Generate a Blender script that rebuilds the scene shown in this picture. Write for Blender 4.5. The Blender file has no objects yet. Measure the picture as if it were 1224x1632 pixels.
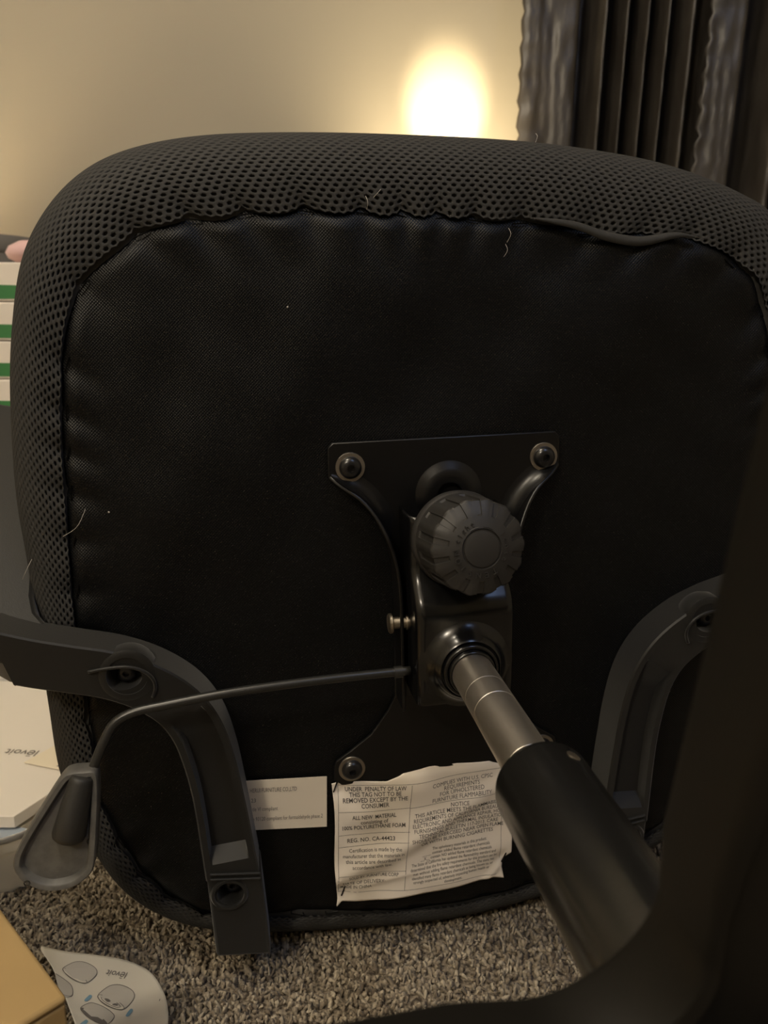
import bpy, bmesh, math, random
import numpy as np
from mathutils import Vector, Matrix

random.seed(7)
rng = np.random.default_rng(11)
S = bpy.context.scene
COL = S.collection
PI = math.pi

# ------------------------------------------------------------------ camera
CAM_H = 0.50
cd = bpy.data.cameras.new('camera'); cam = bpy.data.objects.new('camera', cd); COL.objects.link(cam)
cd.sensor_fit = 'HORIZONTAL'; cd.sensor_width = 36.0; cd.lens = 36.0 * 1226 / 1224
cam.location = (0, 0, CAM_H); cam.rotation_euler = (math.radians(90 - 13), 0, 0)
cd.clip_start = 0.01; cd.clip_end = 30
cd.dof.use_dof = True; cd.dof.focus_distance = 0.53; cd.dof.aperture_fstop = 13
S.camera = cam

# ------------------------------------------------------------------ world and large lights
W = bpy.data.worlds.new('world'); S.world = W; W.use_nodes = True
W.node_tree.nodes['Background'].inputs[0].default_value = (1.0, 0.82, 0.62, 1)
W.node_tree.nodes['Background'].inputs[1].default_value = 0.02
S.view_settings.view_transform = 'Standard'; S.view_settings.look = 'None'
S.view_settings.gamma = 1.0; S.view_settings.exposure = 0.7
S.view_settings.use_curve_mapping = False


def area(name, loc, target, size, power, col, sizey=None):
    d = bpy.data.lights.new(name, 'AREA'); d.energy = power; d.color = col; d.size = size
    if sizey:
        d.shape = 'RECTANGLE'; d.size_y = sizey
    else:
        d.shape = 'DISK'
    o = bpy.data.objects.new(name, d); COL.objects.link(o); o.location = loc
    o.rotation_euler = (Vector(target) - Vector(loc)).to_track_quat('-Z', 'Y').to_euler()
    return o




def bulb(name, loc, r, power, col):
    d = bpy.data.lights.new(name, 'POINT'); d.energy = power; d.color = col; d.shadow_soft_size = r
    o = bpy.data.objects.new(name, d); COL.objects.link(o); o.location = loc
    return o


bulb('ceiling_light', (-0.62, 0.05, 2.20), 0.14, 25.0, (1.0, 0.89, 0.71))
bulb('front_fill_light', (-0.95, -1.60, 2.22), 0.15, 46.0, (1.0, 0.88, 0.70))  # unseen warm fill added behind the camera to brighten front-facing surfaces
area('cool_overhead_fill', (0.76, -0.45, 2.38), (0.45, 0.20, 0.2), 0.34, 5.6, (0.40, 0.58, 1.0), 1.5)  # cool area light added overhead for blue highlights on the metal, no window

# ------------------------------------------------------------------ materials


def mat(name, col, rough=0.6, metal=0.0, spec=0.5, coat=0.0, sheen=0.0, build=None):
    m = bpy.data.materials.new(name); m.use_nodes = True
    nt = m.node_tree; b = nt.nodes['Principled BSDF']
    b.inputs['Base Color'].default_value = (*col, 1); b.inputs['Roughness'].default_value = rough
    b.inputs['Metallic'].default_value = metal; b.inputs['Specular IOR Level'].default_value = spec
    b.inputs['Coat Weight'].default_value = coat; b.inputs['Coat Roughness'].default_value = 0.15
    b.inputs['Sheen Weight'].default_value = sheen
    if build: build(nt, b)
    return m


def noise_nodes(nt, scale, detail=3, coord='Object', vec=None, mapping=None):
    tc = nt.nodes.new('ShaderNodeTexCoord')
    n = nt.nodes.new('ShaderNodeTexNoise'); n.inputs['Scale'].default_value = scale; n.inputs['Detail'].default_value = detail
    src = tc.outputs[coord]
    if mapping:
        mp = nt.nodes.new('ShaderNodeMapping'); mp.inputs['Scale'].default_value = mapping
        nt.links.new(src, mp.inputs['Vector']); src = mp.outputs['Vector']
    nt.links.new(src, n.inputs['Vector'])
    return n


def b_bump(scale, strength, dist, mapping=None, detail=3):
    def f(nt, b):
        n = noise_nodes(nt, scale, detail, mapping=mapping)
        bp = nt.nodes.new('ShaderNodeBump'); bp.inputs['Strength'].default_value = strength; bp.inputs['Distance'].default_value = dist
        nt.links.new(n.outputs['Fac'], bp.inputs['Height']); nt.links.new(bp.outputs['Normal'], b.inputs['Normal'])
    return f


def b_mottle(scale, c1, c2, bump=0.0, dist=0.001, mapping=None, lo=0.35, hi=0.65):
    def f(nt, b):
        n = noise_nodes(nt, scale, 4, mapping=mapping)
        r = nt.nodes.new('ShaderNodeValToRGB')
        r.color_ramp.elements[0].position = lo; r.color_ramp.elements[0].color = (*c1, 1)
        r.color_ramp.elements[1].position = hi; r.color_ramp.elements[1].color = (*c2, 1)
        nt.links.new(n.outputs['Fac'], r.inputs['Fac']); nt.links.new(r.outputs['Color'], b.inputs['Base Color'])
        if bump:
            bp = nt.nodes.new('ShaderNodeBump'); bp.inputs['Strength'].default_value = bump; bp.inputs['Distance'].default_value = dist
            nt.links.new(n.outputs['Fac'], bp.inputs['Height']); nt.links.new(bp.outputs['Normal'], b.inputs['Normal'])
    return f


def b_nonwoven(nt, b):
    """embossed dot lattice of a spun-bonded dust cover, plus soft puckers"""
    tc = nt.nodes.new('ShaderNodeTexCoord')
    mp = nt.nodes.new('ShaderNodeMapping'); mp.inputs['Rotation'].default_value = (0, 0, math.radians(45))
    mp.inputs['Scale'].default_value = (1, 1, 0)
    nt.links.new(tc.outputs['Object'], mp.inputs['Vector'])
    sep = nt.nodes.new('ShaderNodeSeparateXYZ'); nt.links.new(mp.outputs['Vector'], sep.inputs[0])

    def wave(sock):
        a = nt.nodes.new('ShaderNodeMath'); a.operation = 'MULTIPLY'; a.inputs[1].default_value = 2 * PI / 0.00150
        nt.links.new(sock, a.inputs[0])
        s = nt.nodes.new('ShaderNodeMath'); s.operation = 'SINE'; nt.links.new(a.outputs[0], s.inputs[0])
        return s.outputs[0]
    m = nt.nodes.new('ShaderNodeMath'); m.operation = 'ADD'
    nt.links.new(wave(sep.outputs['X']), m.inputs[0]); nt.links.new(wave(sep.outputs['Y']), m.inputs[1])
    bp = nt.nodes.new('ShaderNodeBump'); bp.inputs['Strength'].default_value = 0.28; bp.inputs['Distance'].default_value = 0.00022
    nt.links.new(m.outputs[0], bp.inputs['Height']); nt.links.new(bp.outputs['Normal'], b.inputs['Normal'])
    mr = nt.nodes.new('ShaderNodeMapRange'); mr.inputs['From Min'].default_value = 0.6; mr.inputs['From Max'].default_value = 2.0
    mr.inputs['To Min'].default_value = 0.42; mr.inputs['To Max'].default_value = 0.22
    nt.links.new(m.outputs[0], mr.inputs['Value']); nt.links.new(mr.outputs[0], b.inputs['Roughness'])


M = {}
M['mesh'] = mat('black_spacer_mesh', (0.038, 0.037, 0.035), 0.75, spec=0.30)
M['cover'] = mat('black_nonwoven', (0.0036, 0.0039, 0.0044), 0.5, spec=0.26, build=b_nonwoven)
M['metal'] = mat('black_enamel_metal', (0.004, 0.004, 0.0044), 0.24, spec=0.5, coat=0.3)
M['plate'] = mat('black_plate_metal', (0.004, 0.004, 0.0044), 0.33, spec=0.5, build=b_bump(260, 0.08, 0.0006))
M['plastic'] = mat('black_plastic', (0.022, 0.021, 0.019), 0.55, build=b_bump(900, 0.15, 0.0004))
M['armplastic'] = mat('charcoal_plastic', (0.0060, 0.0057, 0.0048), 0.48, spec=0.36, sheen=0.20, build=b_bump(1100, 0.2, 0.0004))
M['knob'] = mat('knob_plastic', (0.026, 0.0245, 0.023), 0.48, build=b_bump(1300, 0.12, 0.0003))
M['paddle'] = mat('paddle_plastic', (0.055, 0.053, 0.048), 0.5, build=b_mottle(160, (0.075, 0.072, 0.066), (0.105, 0.101, 0.092), 0.1, 0.0004))
M['bolt'] = mat('black_oxide', (0.008, 0.008, 0.009), 0.28, metal=0.0, coat=0.3)
M['washer'] = mat('zinc_washer', (0.42, 0.38, 0.33), 0.42, metal=1.0)
M['pin'] = mat('pin_steel', (0.45, 0.40, 0.33), 0.38, metal=1.0, build=b_bump(700, 0.4, 0.0005))
M['steel'] = mat('brushed_steel', (0.52, 0.48, 0.42), 0.42, metal=1.0,
                 build=lambda nt, b: (b_mottle(60, (0.66, 0.61, 0.54), (0.84, 0.78, 0.70), 0.12, 0.0004, (1, 1, 0.25))(nt, b)))
M['groove'] = mat('groove_dark', (0.05, 0.045, 0.04), 0.6, metal=0.6)
M['column'] = mat('satin_black_tube', (0.010, 0.0096, 0.0088), 0.22, spec=1.0, build=b_bump(500, 0.05, 0.0003))
M['rod'] = mat('black_rod', (0.018, 0.018, 0.017), 0.33, spec=0.6)
M['base'] = mat('black_nylon_base', (0.0065, 0.0058, 0.0046), 0.5, spec=0.3, build=b_bump(700, 0.15, 0.0004))
M['staple'] = mat('dark_staple', (0.02, 0.02, 0.02), 0.35, metal=1.0)
M['lint'] = mat('white_lint', (0.45, 0.42, 0.38), 0.8)
M['label'] = mat('paper_label', (0.76, 0.69, 0.58), 0.6)
M['tag'] = mat('tyvek_tag', (0.84, 0.77, 0.68), 0.55)
M['ink'] = mat('dark_ink', (0.06, 0.055, 0.05), 0.7)
M['ink2'] = mat('grey_ink', (0.16, 0.145, 0.13), 0.7)
M['paper'] = mat('white_paper', (0.84, 0.79, 0.71), 0.6)
M['cream'] = mat('cream_paper', (0.84, 0.76, 0.61), 0.65)
M['lilac'] = mat('cool_white_paper', (0.82, 0.77, 0.71), 0.5)
M['leaflet'] = mat('leaflet_paper', (0.76, 0.71, 0.60), 0.55)
M['sketchgrey'] = mat('print_grey', (0.58, 0.545, 0.48), 0.6)
M['printblue'] = mat('print_blue', (0.22, 0.38, 0.50), 0.6)
M['bluestrip'] = mat('blue_edge', (0.36, 0.42, 0.50), 0.5)
M['card'] = mat('kraft_card', (0.42, 0.27, 0.13), 0.7, build=b_mottle(18, (0.42, 0.285, 0.120), (0.44, 0.298, 0.126), 0.05, 0.0008, (1, 1.4, 1)))
M['whitebox'] = mat('white_carton', (0.80, 0.73, 0.64), 0.55)
M['green'] = mat('green_print', (0.045, 0.20, 0.06), 0.5)
M['greyfab'] = mat('grey_felt', (0.20, 0.19, 0.18), 0.85, build=b_bump(300, 0.3, 0.001))
M['pink'] = mat('pink_plush', (0.72, 0.47, 0.46), 0.9, sheen=0.3, build=b_bump(200, 0.2, 0.002))
M['wall'] = mat('beige_wall', (0.405, 0.365, 0.285), 0.75, build=b_bump(120, 0.06, 0.001))
M['ceil'] = mat('white_ceiling', (0.7, 0.66, 0.6), 0.9, build=b_bump(90, 0.2, 0.002))
M['floor'] = mat('carpet_backing', (0.12, 0.095, 0.065), 0.95,
                 build=b_mottle(240, (0.05, 0.038, 0.026), (0.34, 0.28, 0.20), 0.8, 0.006, None, 0.38, 0.62))
M['skirt'] = mat('white_trim', (0.6, 0.56, 0.5), 0.5, build=b_bump(60, 0.03, 0.001))
M['lamp'] = mat('lamp_metal', (0.05, 0.05, 0.05), 0.4, metal=0.6)
M['shade'] = mat('linen_shade', (0.7, 0.6, 0.45), 0.8, build=b_bump(400, 0.2, 0.0006))
M['curtain'] = mat('dark_satin_curtain', (0.05, 0.043, 0.035), 0.40, spec=0.5,
                   build=b_mottle(30, (0.038, 0.032, 0.026), (0.062, 0.054, 0.045), 0.6, 0.004, (1, 1, 0.35)))


def b_tuft(nt, b):
    a = nt.nodes.new('ShaderNodeAttribute'); a.attribute_name = 'tone'
    r = nt.nodes.new('ShaderNodeValToRGB')
    e = r.color_ramp.elements
    e[0].position = 0.0; e[0].color = (0.085, 0.062, 0.042, 1)
    e[1].position = 1.0; e[1].color = (0.50, 0.43, 0.32, 1)
    k = e.new(0.3); k.color = (0.20, 0.160, 0.112, 1)
    k = e.new(0.6); k.color = (0.34, 0.285, 0.205, 1)
    nt.links.new(a.outputs['Fac'], r.inputs['Fac']); nt.links.new(r.outputs['Color'], b.inputs['Base Color'])


M['tuft'] = mat('carpet_pile', (0.3, 0.25, 0.18), 0.9, sheen=0.1, build=b_tuft)


def b_clear(nt, b):
    b.inputs['Transmission Weight'].default_value = 0.12; b.inputs['IOR'].default_value = 1.3
    b.inputs['Subsurface Weight'].default_value = 0.6; b.inputs['Subsurface Radius'].default_value = (0.03, 0.026, 0.02); b.inputs['Subsurface Scale'].default_value = 1.0


M['bin'] = mat('frosted_plastic', (0.88, 0.85, 0.78), 0.30, build=b_clear)

# ------------------------------------------------------------------ mesh helpers


class MB:
    def __init__(s): s.v = []; s.f = []

    def add(s, v, f):
        o = len(s.v); s.v.extend([tuple(map(float, p)) for p in v]); s.f.extend([tuple(i + o for i in q) for q in f]); return s

    def box(s, c, d, rot=None):
        x, y, z = (k / 2 for k in d)
        v = [Vector((a * x, b * y, e * z)) for a in (-1, 1) for b in (-1, 1) for e in (-1, 1)]
        if rot is not None: v = [rot @ p for p in v]
        v = [p + Vector(c) for p in v]
        return s.add(v, [(0, 1, 3, 2), (4, 6, 7, 5), (0, 4, 5, 1), (2, 3, 7, 6), (0, 2, 6, 4), (1, 5, 7, 3)])

    def lathe(s, prof, seg=32, mtx=None, capends=True):
        v = []; f = []; n = len(prof)
        for i in range(seg):
            a = 2 * PI * i / seg
            for r, z in prof: v.append(Vector((r * math.cos(a), r * math.sin(a), z)))
        for i in range(seg):
            j = (i + 1) % seg
            for k in range(n - 1): f.append((i * n + k, j * n + k, j * n + k + 1, i * n + k + 1))
        if capends:
            f.append(tuple(i * n for i in range(seg))[::-1]); f.append(tuple(i * n + n - 1 for i in range(seg)))
        if mtx is not None: v = [mtx @ p for p in v]
        return s.add(v, f)

    def tube(s, path, r, seg=12):
        P = [Vector(p) for p in path]; n = len(P); R = r if isinstance(r, (list, tuple)) else [r] * n
        up = Vector((0.123, 0.31, 0.94)); v = []; f = []
        for i, p in enumerate(P):
            t = (P[min(i + 1, n - 1)] - P[max(i - 1, 0)]).normalized()
            a = up - t * up.dot(t); a.normalize(); b = t.cross(a); up = a
            for k in range(seg):
                q = 2 * PI * k / seg; v.append(p + a * math.cos(q) * R[i] + b * math.sin(q) * R[i])
        for i in range(n - 1):
            for k in range(seg):
                l = (k + 1) % seg; f.append((i * seg + k, i * seg + l, (i + 1) * seg + l, (i + 1) * seg + k))
        f.append(tuple(range(seg))[::-1]); f.append(tuple((n - 1) * seg + k for k in range(seg)))
        return s.add(v, f)

    def prism(s, poly, z0, z1, mtx=None):
        n = len(poly)
        v = [Vector((x, y, z0)) for x, y in poly] + [Vector((x, y, z1)) for x, y in poly]
        if mtx is not None: v = [mtx @ p for p in v]
        f = [tuple(range(n))[::-1], tuple(range(n, 2 * n))] + [(i, (i + 1) % n, n + (i + 1) % n, n + i) for i in range(n)]
        return s.add(v, f)

    def wall(s, pts, lo, hi, th, side=1):
        """upright wall of thickness th following a 2d polyline; lo/hi may be lists"""
        n = len(pts); v = []; f = []
        lo = lo if isinstance(lo, list) else [lo] * n; hi = hi if isinstance(hi, list) else [hi] * n
        for i in range(n):
            a = Vector(pts[max(i - 1, 0)]); b = Vector(pts[min(i + 1, n - 1)]); t = (b - a).normalized(); nn = Vector((-t.y, t.x)) * side * th
            p = Vector(pts[i]); q = p + nn
            v += [(p.x, p.y, lo[i]), (p.x, p.y, hi[i]), (q.x, q.y, hi[i]), (q.x, q.y, lo[i])]
        for i in range(n - 1):
            for k in range(4): l = (k + 1) % 4; f.append((i * 4 + k, i * 4 + l, i * 4 + 4 + l, i * 4 + 4 + k))
        f.append((0, 1, 2, 3)); f.append(tuple((n - 1) * 4 + k for k in (3, 2, 1, 0)))
        return s.add(v, f)

    def build(s, name, m, parent=None, smooth=False, bevel=0, seg=2, angle=40, fix=True):
        me = bpy.data.meshes.new(name); me.from_pydata(s.v, [], s.f)
        if fix:
            bm = bmesh.new(); bm.from_mesh(me); bmesh.ops.recalc_face_normals(bm, faces=bm.faces); bm.to_mesh(me); bm.free()
        me.materials.append(M[m])
        o = bpy.data.objects.new(name, me); COL.objects.link(o)
        if parent: o.parent = parent
        if bevel:
            bv = o.modifiers.new('bevel', 'BEVEL'); bv.width = bevel; bv.segments = seg; bv.limit_method = 'ANGLE'; bv.angle_limit = math.radians(30)
        if smooth or bevel:
            me.shade_smooth()
            try: me.set_sharp_from_angle(angle=math.radians(angle if not bevel else 60))
            except Exception: pass
        return o


def tag(o, label=None, cat=None, group=None, kind=None):
    if label: o['label'] = label
    if cat: o['category'] = cat
    if group: o['group'] = group
    if kind: o['kind'] = kind
    return o


def empty(name, loc=(0, 0, 0)):
    o = bpy.data.objects.new(name, None); COL.objects.link(o); o.location = loc; o.empty_display_size = 0.05
    return o


def mm(pts): return [tuple(k / 1000 for k in p) for p in pts]


def spline(pts, n, closed=False):
    """Catmull-Rom resample to n points evenly spaced by length"""
    P = np.array(pts, float); N = len(P); out = []
    rngs = range(N if closed else N - 1)
    for i in rngs:
        if closed: a, b, c, d = P[(i - 1) % N], P[i], P[(i + 1) % N], P[(i + 2) % N]
        else: a, b, c, d = P[max(i - 1, 0)], P[i], P[i + 1], P[min(i + 2, N - 1)]
        for t in np.linspace(0, 1, 16, endpoint=False):
            out.append(0.5 * ((2 * b) + (c - a) * t + (2 * a - 5 * b + 4 * c - d) * t * t + (-a + 3 * b - 3 * c + d) * t ** 3))
    out.append(P[0] if closed else P[-1]); out = np.array(out)
    L = np.r_[0, np.cumsum(np.linalg.norm(np.diff(out, axis=0), axis=1))]
    q = np.linspace(0, L[-1], n, endpoint=not closed)
    return np.stack([np.interp(q, L, out[:, k]) for k in range(P.shape[1])], 1), L[-1]


_fc = bpy.data.curves.new('lettering', 'FONT'); _fo = bpy.data.objects.new('lettering', _fc); COL.objects.link(_fo)


def text_geo(body, size, width=None, bold=0.0, align='LEFT', extrude=0.0):
    """outline letters as triangles at z=0, baseline at y=0; width squeezes the line to a length"""
    _fc.body = body; _fc.size = size; _fc.offset = bold * size; _fc.extrude = extrude; _fc.resolution_u = 2
    dg = bpy.context.evaluated_depsgraph_get(); dg.update()
    ev = _fo.evaluated_get(dg); me = ev.to_mesh()
    v = np.array([p.co[:] for p in me.vertices]) if len(me.vertices) else np.zeros((0, 3))
    f = [tuple(p.vertices) for p in me.polygons]
    ev.to_mesh_clear()
    if len(v):
        x0, x1 = v[:, 0].min(), v[:, 0].max(); v[:, 0] -= x0
        if width: v[:, 0] *= width / max(x1 - x0, 1e-9)
        w = v[:, 0].max()
        if align == 'CENTER': v[:, 0] -= w / 2
        if align == 'RIGHT': v[:, 0] -= w
    return v, f


def smin(x, a, b): return np.clip((x - a) / (b - a), 0, 1)


# ------------------------------------------------------------------ setting
ROOM = dict(x0=-2.3, x1=2.2, y0=-4.2, y1=1.75, h=2.45)


def slab(name, c, d, m):
    b = MB(); b.box(c, d); o = b.build(name, m); o['kind'] = 'structure'; return o


R_ = ROOM; cx = (R_['x0'] + R_['x1']) / 2; cy = (R_['y0'] + R_['y1']) / 2; wx = R_['x1'] - R_['x0']; wy = R_['y1'] - R_['y0']
slab('floor', (cx, cy, -0.05), (wx + .2, wy + .2, 0.1), 'floor')
slab('ceiling', (cx, cy, R_['h'] + 0.05), (wx + .2, wy + .2, 0.1), 'ceil')
slab('wall_back', (cx, R_['y1'] + 0.05, R_['h'] / 2), (wx + .2, 0.1, R_['h']), 'wall')
slab('wall_front', (cx, R_['y0'] - 0.05, R_['h'] / 2), (wx + .2, 0.1, R_['h']), 'wall')
slab('wall_left', (R_['x0'] - 0.05, cy, R_['h'] / 2), (0.1, wy, R_['h']), 'wall')
slab('wall_right', (R_['x1'] + 0.05, cy, R_['h'] / 2), (0.1, wy, R_['h']), 'wall')
b = MB(); b.box((cx, R_['y1'] - 0.006, 0.055), (wx, 0.012, 0.09)); o = b.build('baseboard_back', 'skirt', bevel=0.003); o['kind'] = 'structure'


def carpet():
    """cut pile: short twisted tufts standing on the backing where the floor is in view"""
    n = 62000
    X = rng.uniform(-0.56, 0.58, n); Y = rng.uniform(0.34, 1.02, n)
    ang = rng.uniform(0, 2 * PI, n); tilt = rng.uniform(0.1, 1.0, n)
    L = rng.uniform(0.0045, 0.0078, n); Rr = rng.uniform(0.0015, 0.0026, n)
    d = np.stack([np.cos(ang) * np.sin(tilt), np.sin(ang) * np.sin(tilt), np.cos(tilt)], 1)
    e1 = np.stack([-np.sin(ang), np.cos(ang), 0 * ang], 1); e2 = np.cross(d, e1)
    base = np.stack([X, Y, np.full(n, -0.0005)], 1)
    tw = rng.uniform(0, 2 * PI, n)
    rings = []
    for fr, rr in ((0.0, 0.8), (0.55, 1.05), (0.93, 0.72)):
        for k in range(3):
            a = tw + k * 2 * PI / 3 + fr
            rings.append(base + d * (L * fr)[:, None] + (e1 * np.cos(a)[:, None] + e2 * np.sin(a)[:, None]) * (Rr * rr)[:, None])
    V = np.stack(rings, 1).reshape(-1, 3)
    loc = np.array([[0, 1, 4], [0, 4, 3], [1, 2, 5], [1, 5, 4], [2, 0, 3], [2, 3, 5], [3, 4, 7], [3, 7, 6], [4, 5, 8], [4, 8, 7], [5, 3, 6], [5, 6, 8], [6, 7, 8]])
    Fc = (loc[None] + (np.arange(n) * 9)[:, None, None]).reshape(-1, 3)
    me = bpy.data.meshes.new('carpet_pile'); me.vertices.add(len(V)); me.vertices.foreach_set('co', V.astype(np.float32).ravel())
    me.loops.add(Fc.size); me.loops.foreach_set('vertex_index', Fc.astype(np.int32).ravel())
    me.polygons.add(len(Fc)); me.polygons.foreach_set('loop_start', (np.arange(len(Fc)) * 3).astype(np.int32))
    me.update(calc_edges=True)
    at = me.attributes.new('tone', 'FLOAT', 'POINT')
    patch = np.sin(X * 190 + 3 * np.sin(Y * 140)) * np.sin(Y * 170 + 2 * np.sin(X * 120))
    tone = np.clip(rng.beta(1.6, 1.4, n) * 0.85 + 0.12 * patch + 0.06, 0, 1)
    at.data.foreach_set('value', np.repeat(tone, 9).astype(np.float32))
    me.materials.append(M['tuft']); me.shade_smooth()
    o = bpy.data.objects.new('carpet_pile', me); COL.objects.link(o)
    tag(o, 'speckled beige and brown cut-pile carpet under the overturned chair', 'carpet', kind='stuff')


carpet()


def curtain(name, prof, z0, z1, label, scallop=0.0, lean=0.0):
    """prof: list of (x, y) along the hem; a pleated cloth with crinkle and a ruffled leading edge"""
    P, L = spline(prof, 260)
    zs = np.linspace(z0, z1, 150); V = []; F = []
    n = len(P)
    for j, z in enumerate(zs):
        ed = scallop * abs(math.sin(z * PI / 0.042 + 0.4 * math.sin(z * 9)))
        for i in range(n):
            u = i / (n - 1)
            w = math.exp(-u * n / 5.0)
            cr = 0.0022 * math.sin(P[i, 0] * 210 + 5 * math.sin(z * 13 + P[i, 0] * 40)) * math.sin(z * 47 + 9 * P[i, 0])
            V.append((P[i, 0] - ed * w + lean * (z - 0.9) * P[i, 0], P[i, 1] + cr + 0.003 * w * math.sin(z * 2 * PI / 0.042), z))
    for j in range(len(zs) - 1):
        for i in range(n - 1): a = j * n + i; F.append((a, a + 1, a + n + 1, a + n))
    b = MB(); b.add(V, F); o = b.build(name, 'curtain', smooth=True, angle=180, fix=False)
    sd = o.modifiers.new('thickness', 'SOLIDIFY'); sd.thickness = 0.0015
    tag(o, label, 'curtain', 'dark curtains beside the wall')
    return o


def folds(x0, seq, y):
    pts = [(x0, y)]; x = x0
    for dx, dy in seq: x += dx; pts.append((x, y + (dy * 1.9 if dy > .012 else dy)))
    return pts


curtain('curtain', folds(0.262, [(0.02, -.004), (0.03, -.002), (0.03, -.006), (0.022, .0), (0.012, .035), (0.016, .03), (0.02, -.01), (0.012, .045), (0.014, .045), (0.016, -.005),
                                   (0.010, .05), (0.014, .05), (0.014, -.005), (0.010, .05), (0.014, .05), (0.014, -.006), (0.012, .048), (0.016, .05), (0.016, -.004), (0.016, .02), (0.02, .04), (0.05, .045)], 1.62),
        0.02, 2.3, 'dark satin curtain panel with a ruffled edge beside the bright lamp spot', 0.007, 0.06)
curtain('curtain', folds(0.615, [(0.02, -.003), (0.024, -.006), (0.02, .0), (0.016, .045), (0.03, .05), (0.022, -.002), (0.02, .0), (0.02, .05), (0.03, .05), (0.02, .0), (0.03, .04), (0.04, .0), (0.05, .04), (0.06, .0), (0.08, .03), (0.1, .0)], 1.625),
        0.02, 2.3, 'second dark curtain panel at the right edge, behind the ruffled one', 0.009, 0.06)

# lamps that light the wall
def spot_lamp():
    base = Vector((0.118, 1.46, 0.0)); t = empty('reading_lamp', base)
    b = MB(); b.lathe([(0.0, 0.0), (0.11, 0.0), (0.11, 0.012), (0.10, 0.02), (0.012, 0.026)], 40); b.build('lamp_base', 'lamp', t, smooth=True)
    b = MB(); b.tube([(0, 0, 0.02), (0, 0, 0.64), (0.003, 0.01, 0.68)], 0.008, 12); b.build('pole', 'lamp', t, smooth=True)
    head = Vector((0.01, 0.03, 0.715)); aim = Vector((0.128, R_['y1'], 0.945)) - (base + head)
    q = aim.to_track_quat('Z', 'Y').to_matrix().to_4x4(); mt = Matrix.Translation(head) @ q
    b = MB(); b.lathe([(0.012, -0.06), (0.022, -0.055), (0.036, 0.0), (0.048, 0.035), (0.045, 0.035), (0.034, 0.0), (0.02, -0.05), (0.01, -0.052)], 32, mt, False)
    b.build('lamp_shade', 'lamp', t, smooth=True)
    for nm, en, size, bl in (('reading_lamp_bulb', 22, 34, 0.8), ('reading_lamp_spill', 7, 115, 1.0)):
        d = bpy.data.lights.new(nm, 'SPOT'); d.energy = en; d.color = (1, 0.80, 0.50); d.spot_size = math.radians(size); d.spot_blend = bl; d.shadow_soft_size = 0.02
        o = bpy.data.objects.new(nm, d); COL.objects.link(o); o.parent = t; o.location = head + aim.normalized() * 0.04
        o.rotation_euler = aim.to_track_quat('-Z', 'Y').to_euler()
    tag(t, 'small reading lamp behind the chair shining on the beige wall', 'lamp')


spot_lamp()


def table_lamp():
    t = empty('floor_lamp', (-1.12, 1.55, 0.0))
    b = MB(); b.lathe([(0.0, 0), (0.10, 0), (0.10, 0.015), (0.02, 0.03), (0.015, 0.36)], 32); b.build('lamp_base', 'lamp', t, smooth=True)
    b = MB(); b.lathe([(0.13, 0.38), (0.10, 0.58), (0.098, 0.58), (0.128, 0.38)], 40, None, False); b.build('lamp_shade', 'shade', t, smooth=True)
    d = bpy.data.lights.new('floor_lamp_bulb', 'POINT'); d.energy = 7.5; d.color = (1, 0.84, 0.56); d.shadow_soft_size = 0.03
    o = bpy.data.objects.new('floor_lamp_bulb', d); COL.objects.link(o); o.parent = t; o.location = (0, 0, 0.50)
    tag(t, 'short lamp with a linen shade against the beige wall, left of the cartons', 'lamp')


table_lamp()

# ------------------------------------------------------------------ the overturned chair
# chair frame: X across the seat, Y towards the seat front (up here), Z away from the seat underside (towards the viewer)
chair = empty('office_chair')
cw = Vector((0.98591764, 0.16435947, 0.03086052)); cn = Vector((0.16514811, -0.98595151, -0.02501444))
cw.normalize(); cn = (cn - cw * cn.dot(cw)).normalized(); cu = cn.cross(cw)
mw = Matrix((cw, cu, cn)).transposed().to_4x4(); mw.translation = Vector((0.04690619, 0.54393844, CAM_H - 0.21718719))
chair.matrix_world = mw
tag(chair, 'black office chair tipped on its back with its seat underside and gas lift showing', 'chair')

OUT = mm([(-37, 352), (-112, 352), (-162, 349), (-202, 341), (-231, 328), (-255, 307), (-274, 278), (-286, 239), (-295, 189), (-301, 120), (-300, 64), (-300, 0), (-300, -46), (-299, -100), (-288, -153), (-262, -212),
          (-215, -249), (-137, -270), (0, -281), (90, -272), (150, -256), (215, -226), (255, -190), (285, -145), (300, -90), (305, 0), (306, 100), (303, 170), (297, 225), (284, 268), (262, 299), (237, 313), (195, 328), (146, 339), (66, 348)])
SEAM = mm([(-45, 297), (-93, 299), (-152, 296), (-187, 290), (-222, 270), (-244, 238), (-252, 199), (-257, 159), (-261, 96), (-264, 47), (-266, -10), (-266, -60), (-264, -119), (-240, -185), (-190, -228), (-100, -244),
           (0, -252), (74, -244), (150, -224), (210, -190), (245, -140), (258, -80), (262, 0), (262, 80), (258, 150), (250, 205), (235, 246), (221, 258), (200, 270), (166, 279), (111, 283), (75, 290), (14, 294)])
NP = 2400
outP, perim = spline(OUT, NP, True); seamP, _ = spline(SEAM, NP, True)


def align(P):
    """re-parametrise a closed outline by angle about a common centre"""
    c = np.array([0.0, 0.03]); a = np.unwrap(np.arctan2(P[:, 1] - c[1], P[:, 0] - c[0])); return a


aO = align(outP); aS = align(seamP)
# for each outline station find the seam station with the same direction from the centre
q = np.interp((aO - aS[0]) % (2 * PI), np.r_[aS - aS[0], 2 * PI], np.arange(NP + 1.0))
qi = q % NP
seamM = np.stack([np.interp(qi, np.arange(NP + 1), np.r_[seamP[:, j], seamP[:1, j]]) for j in range(2)], 1)
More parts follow.
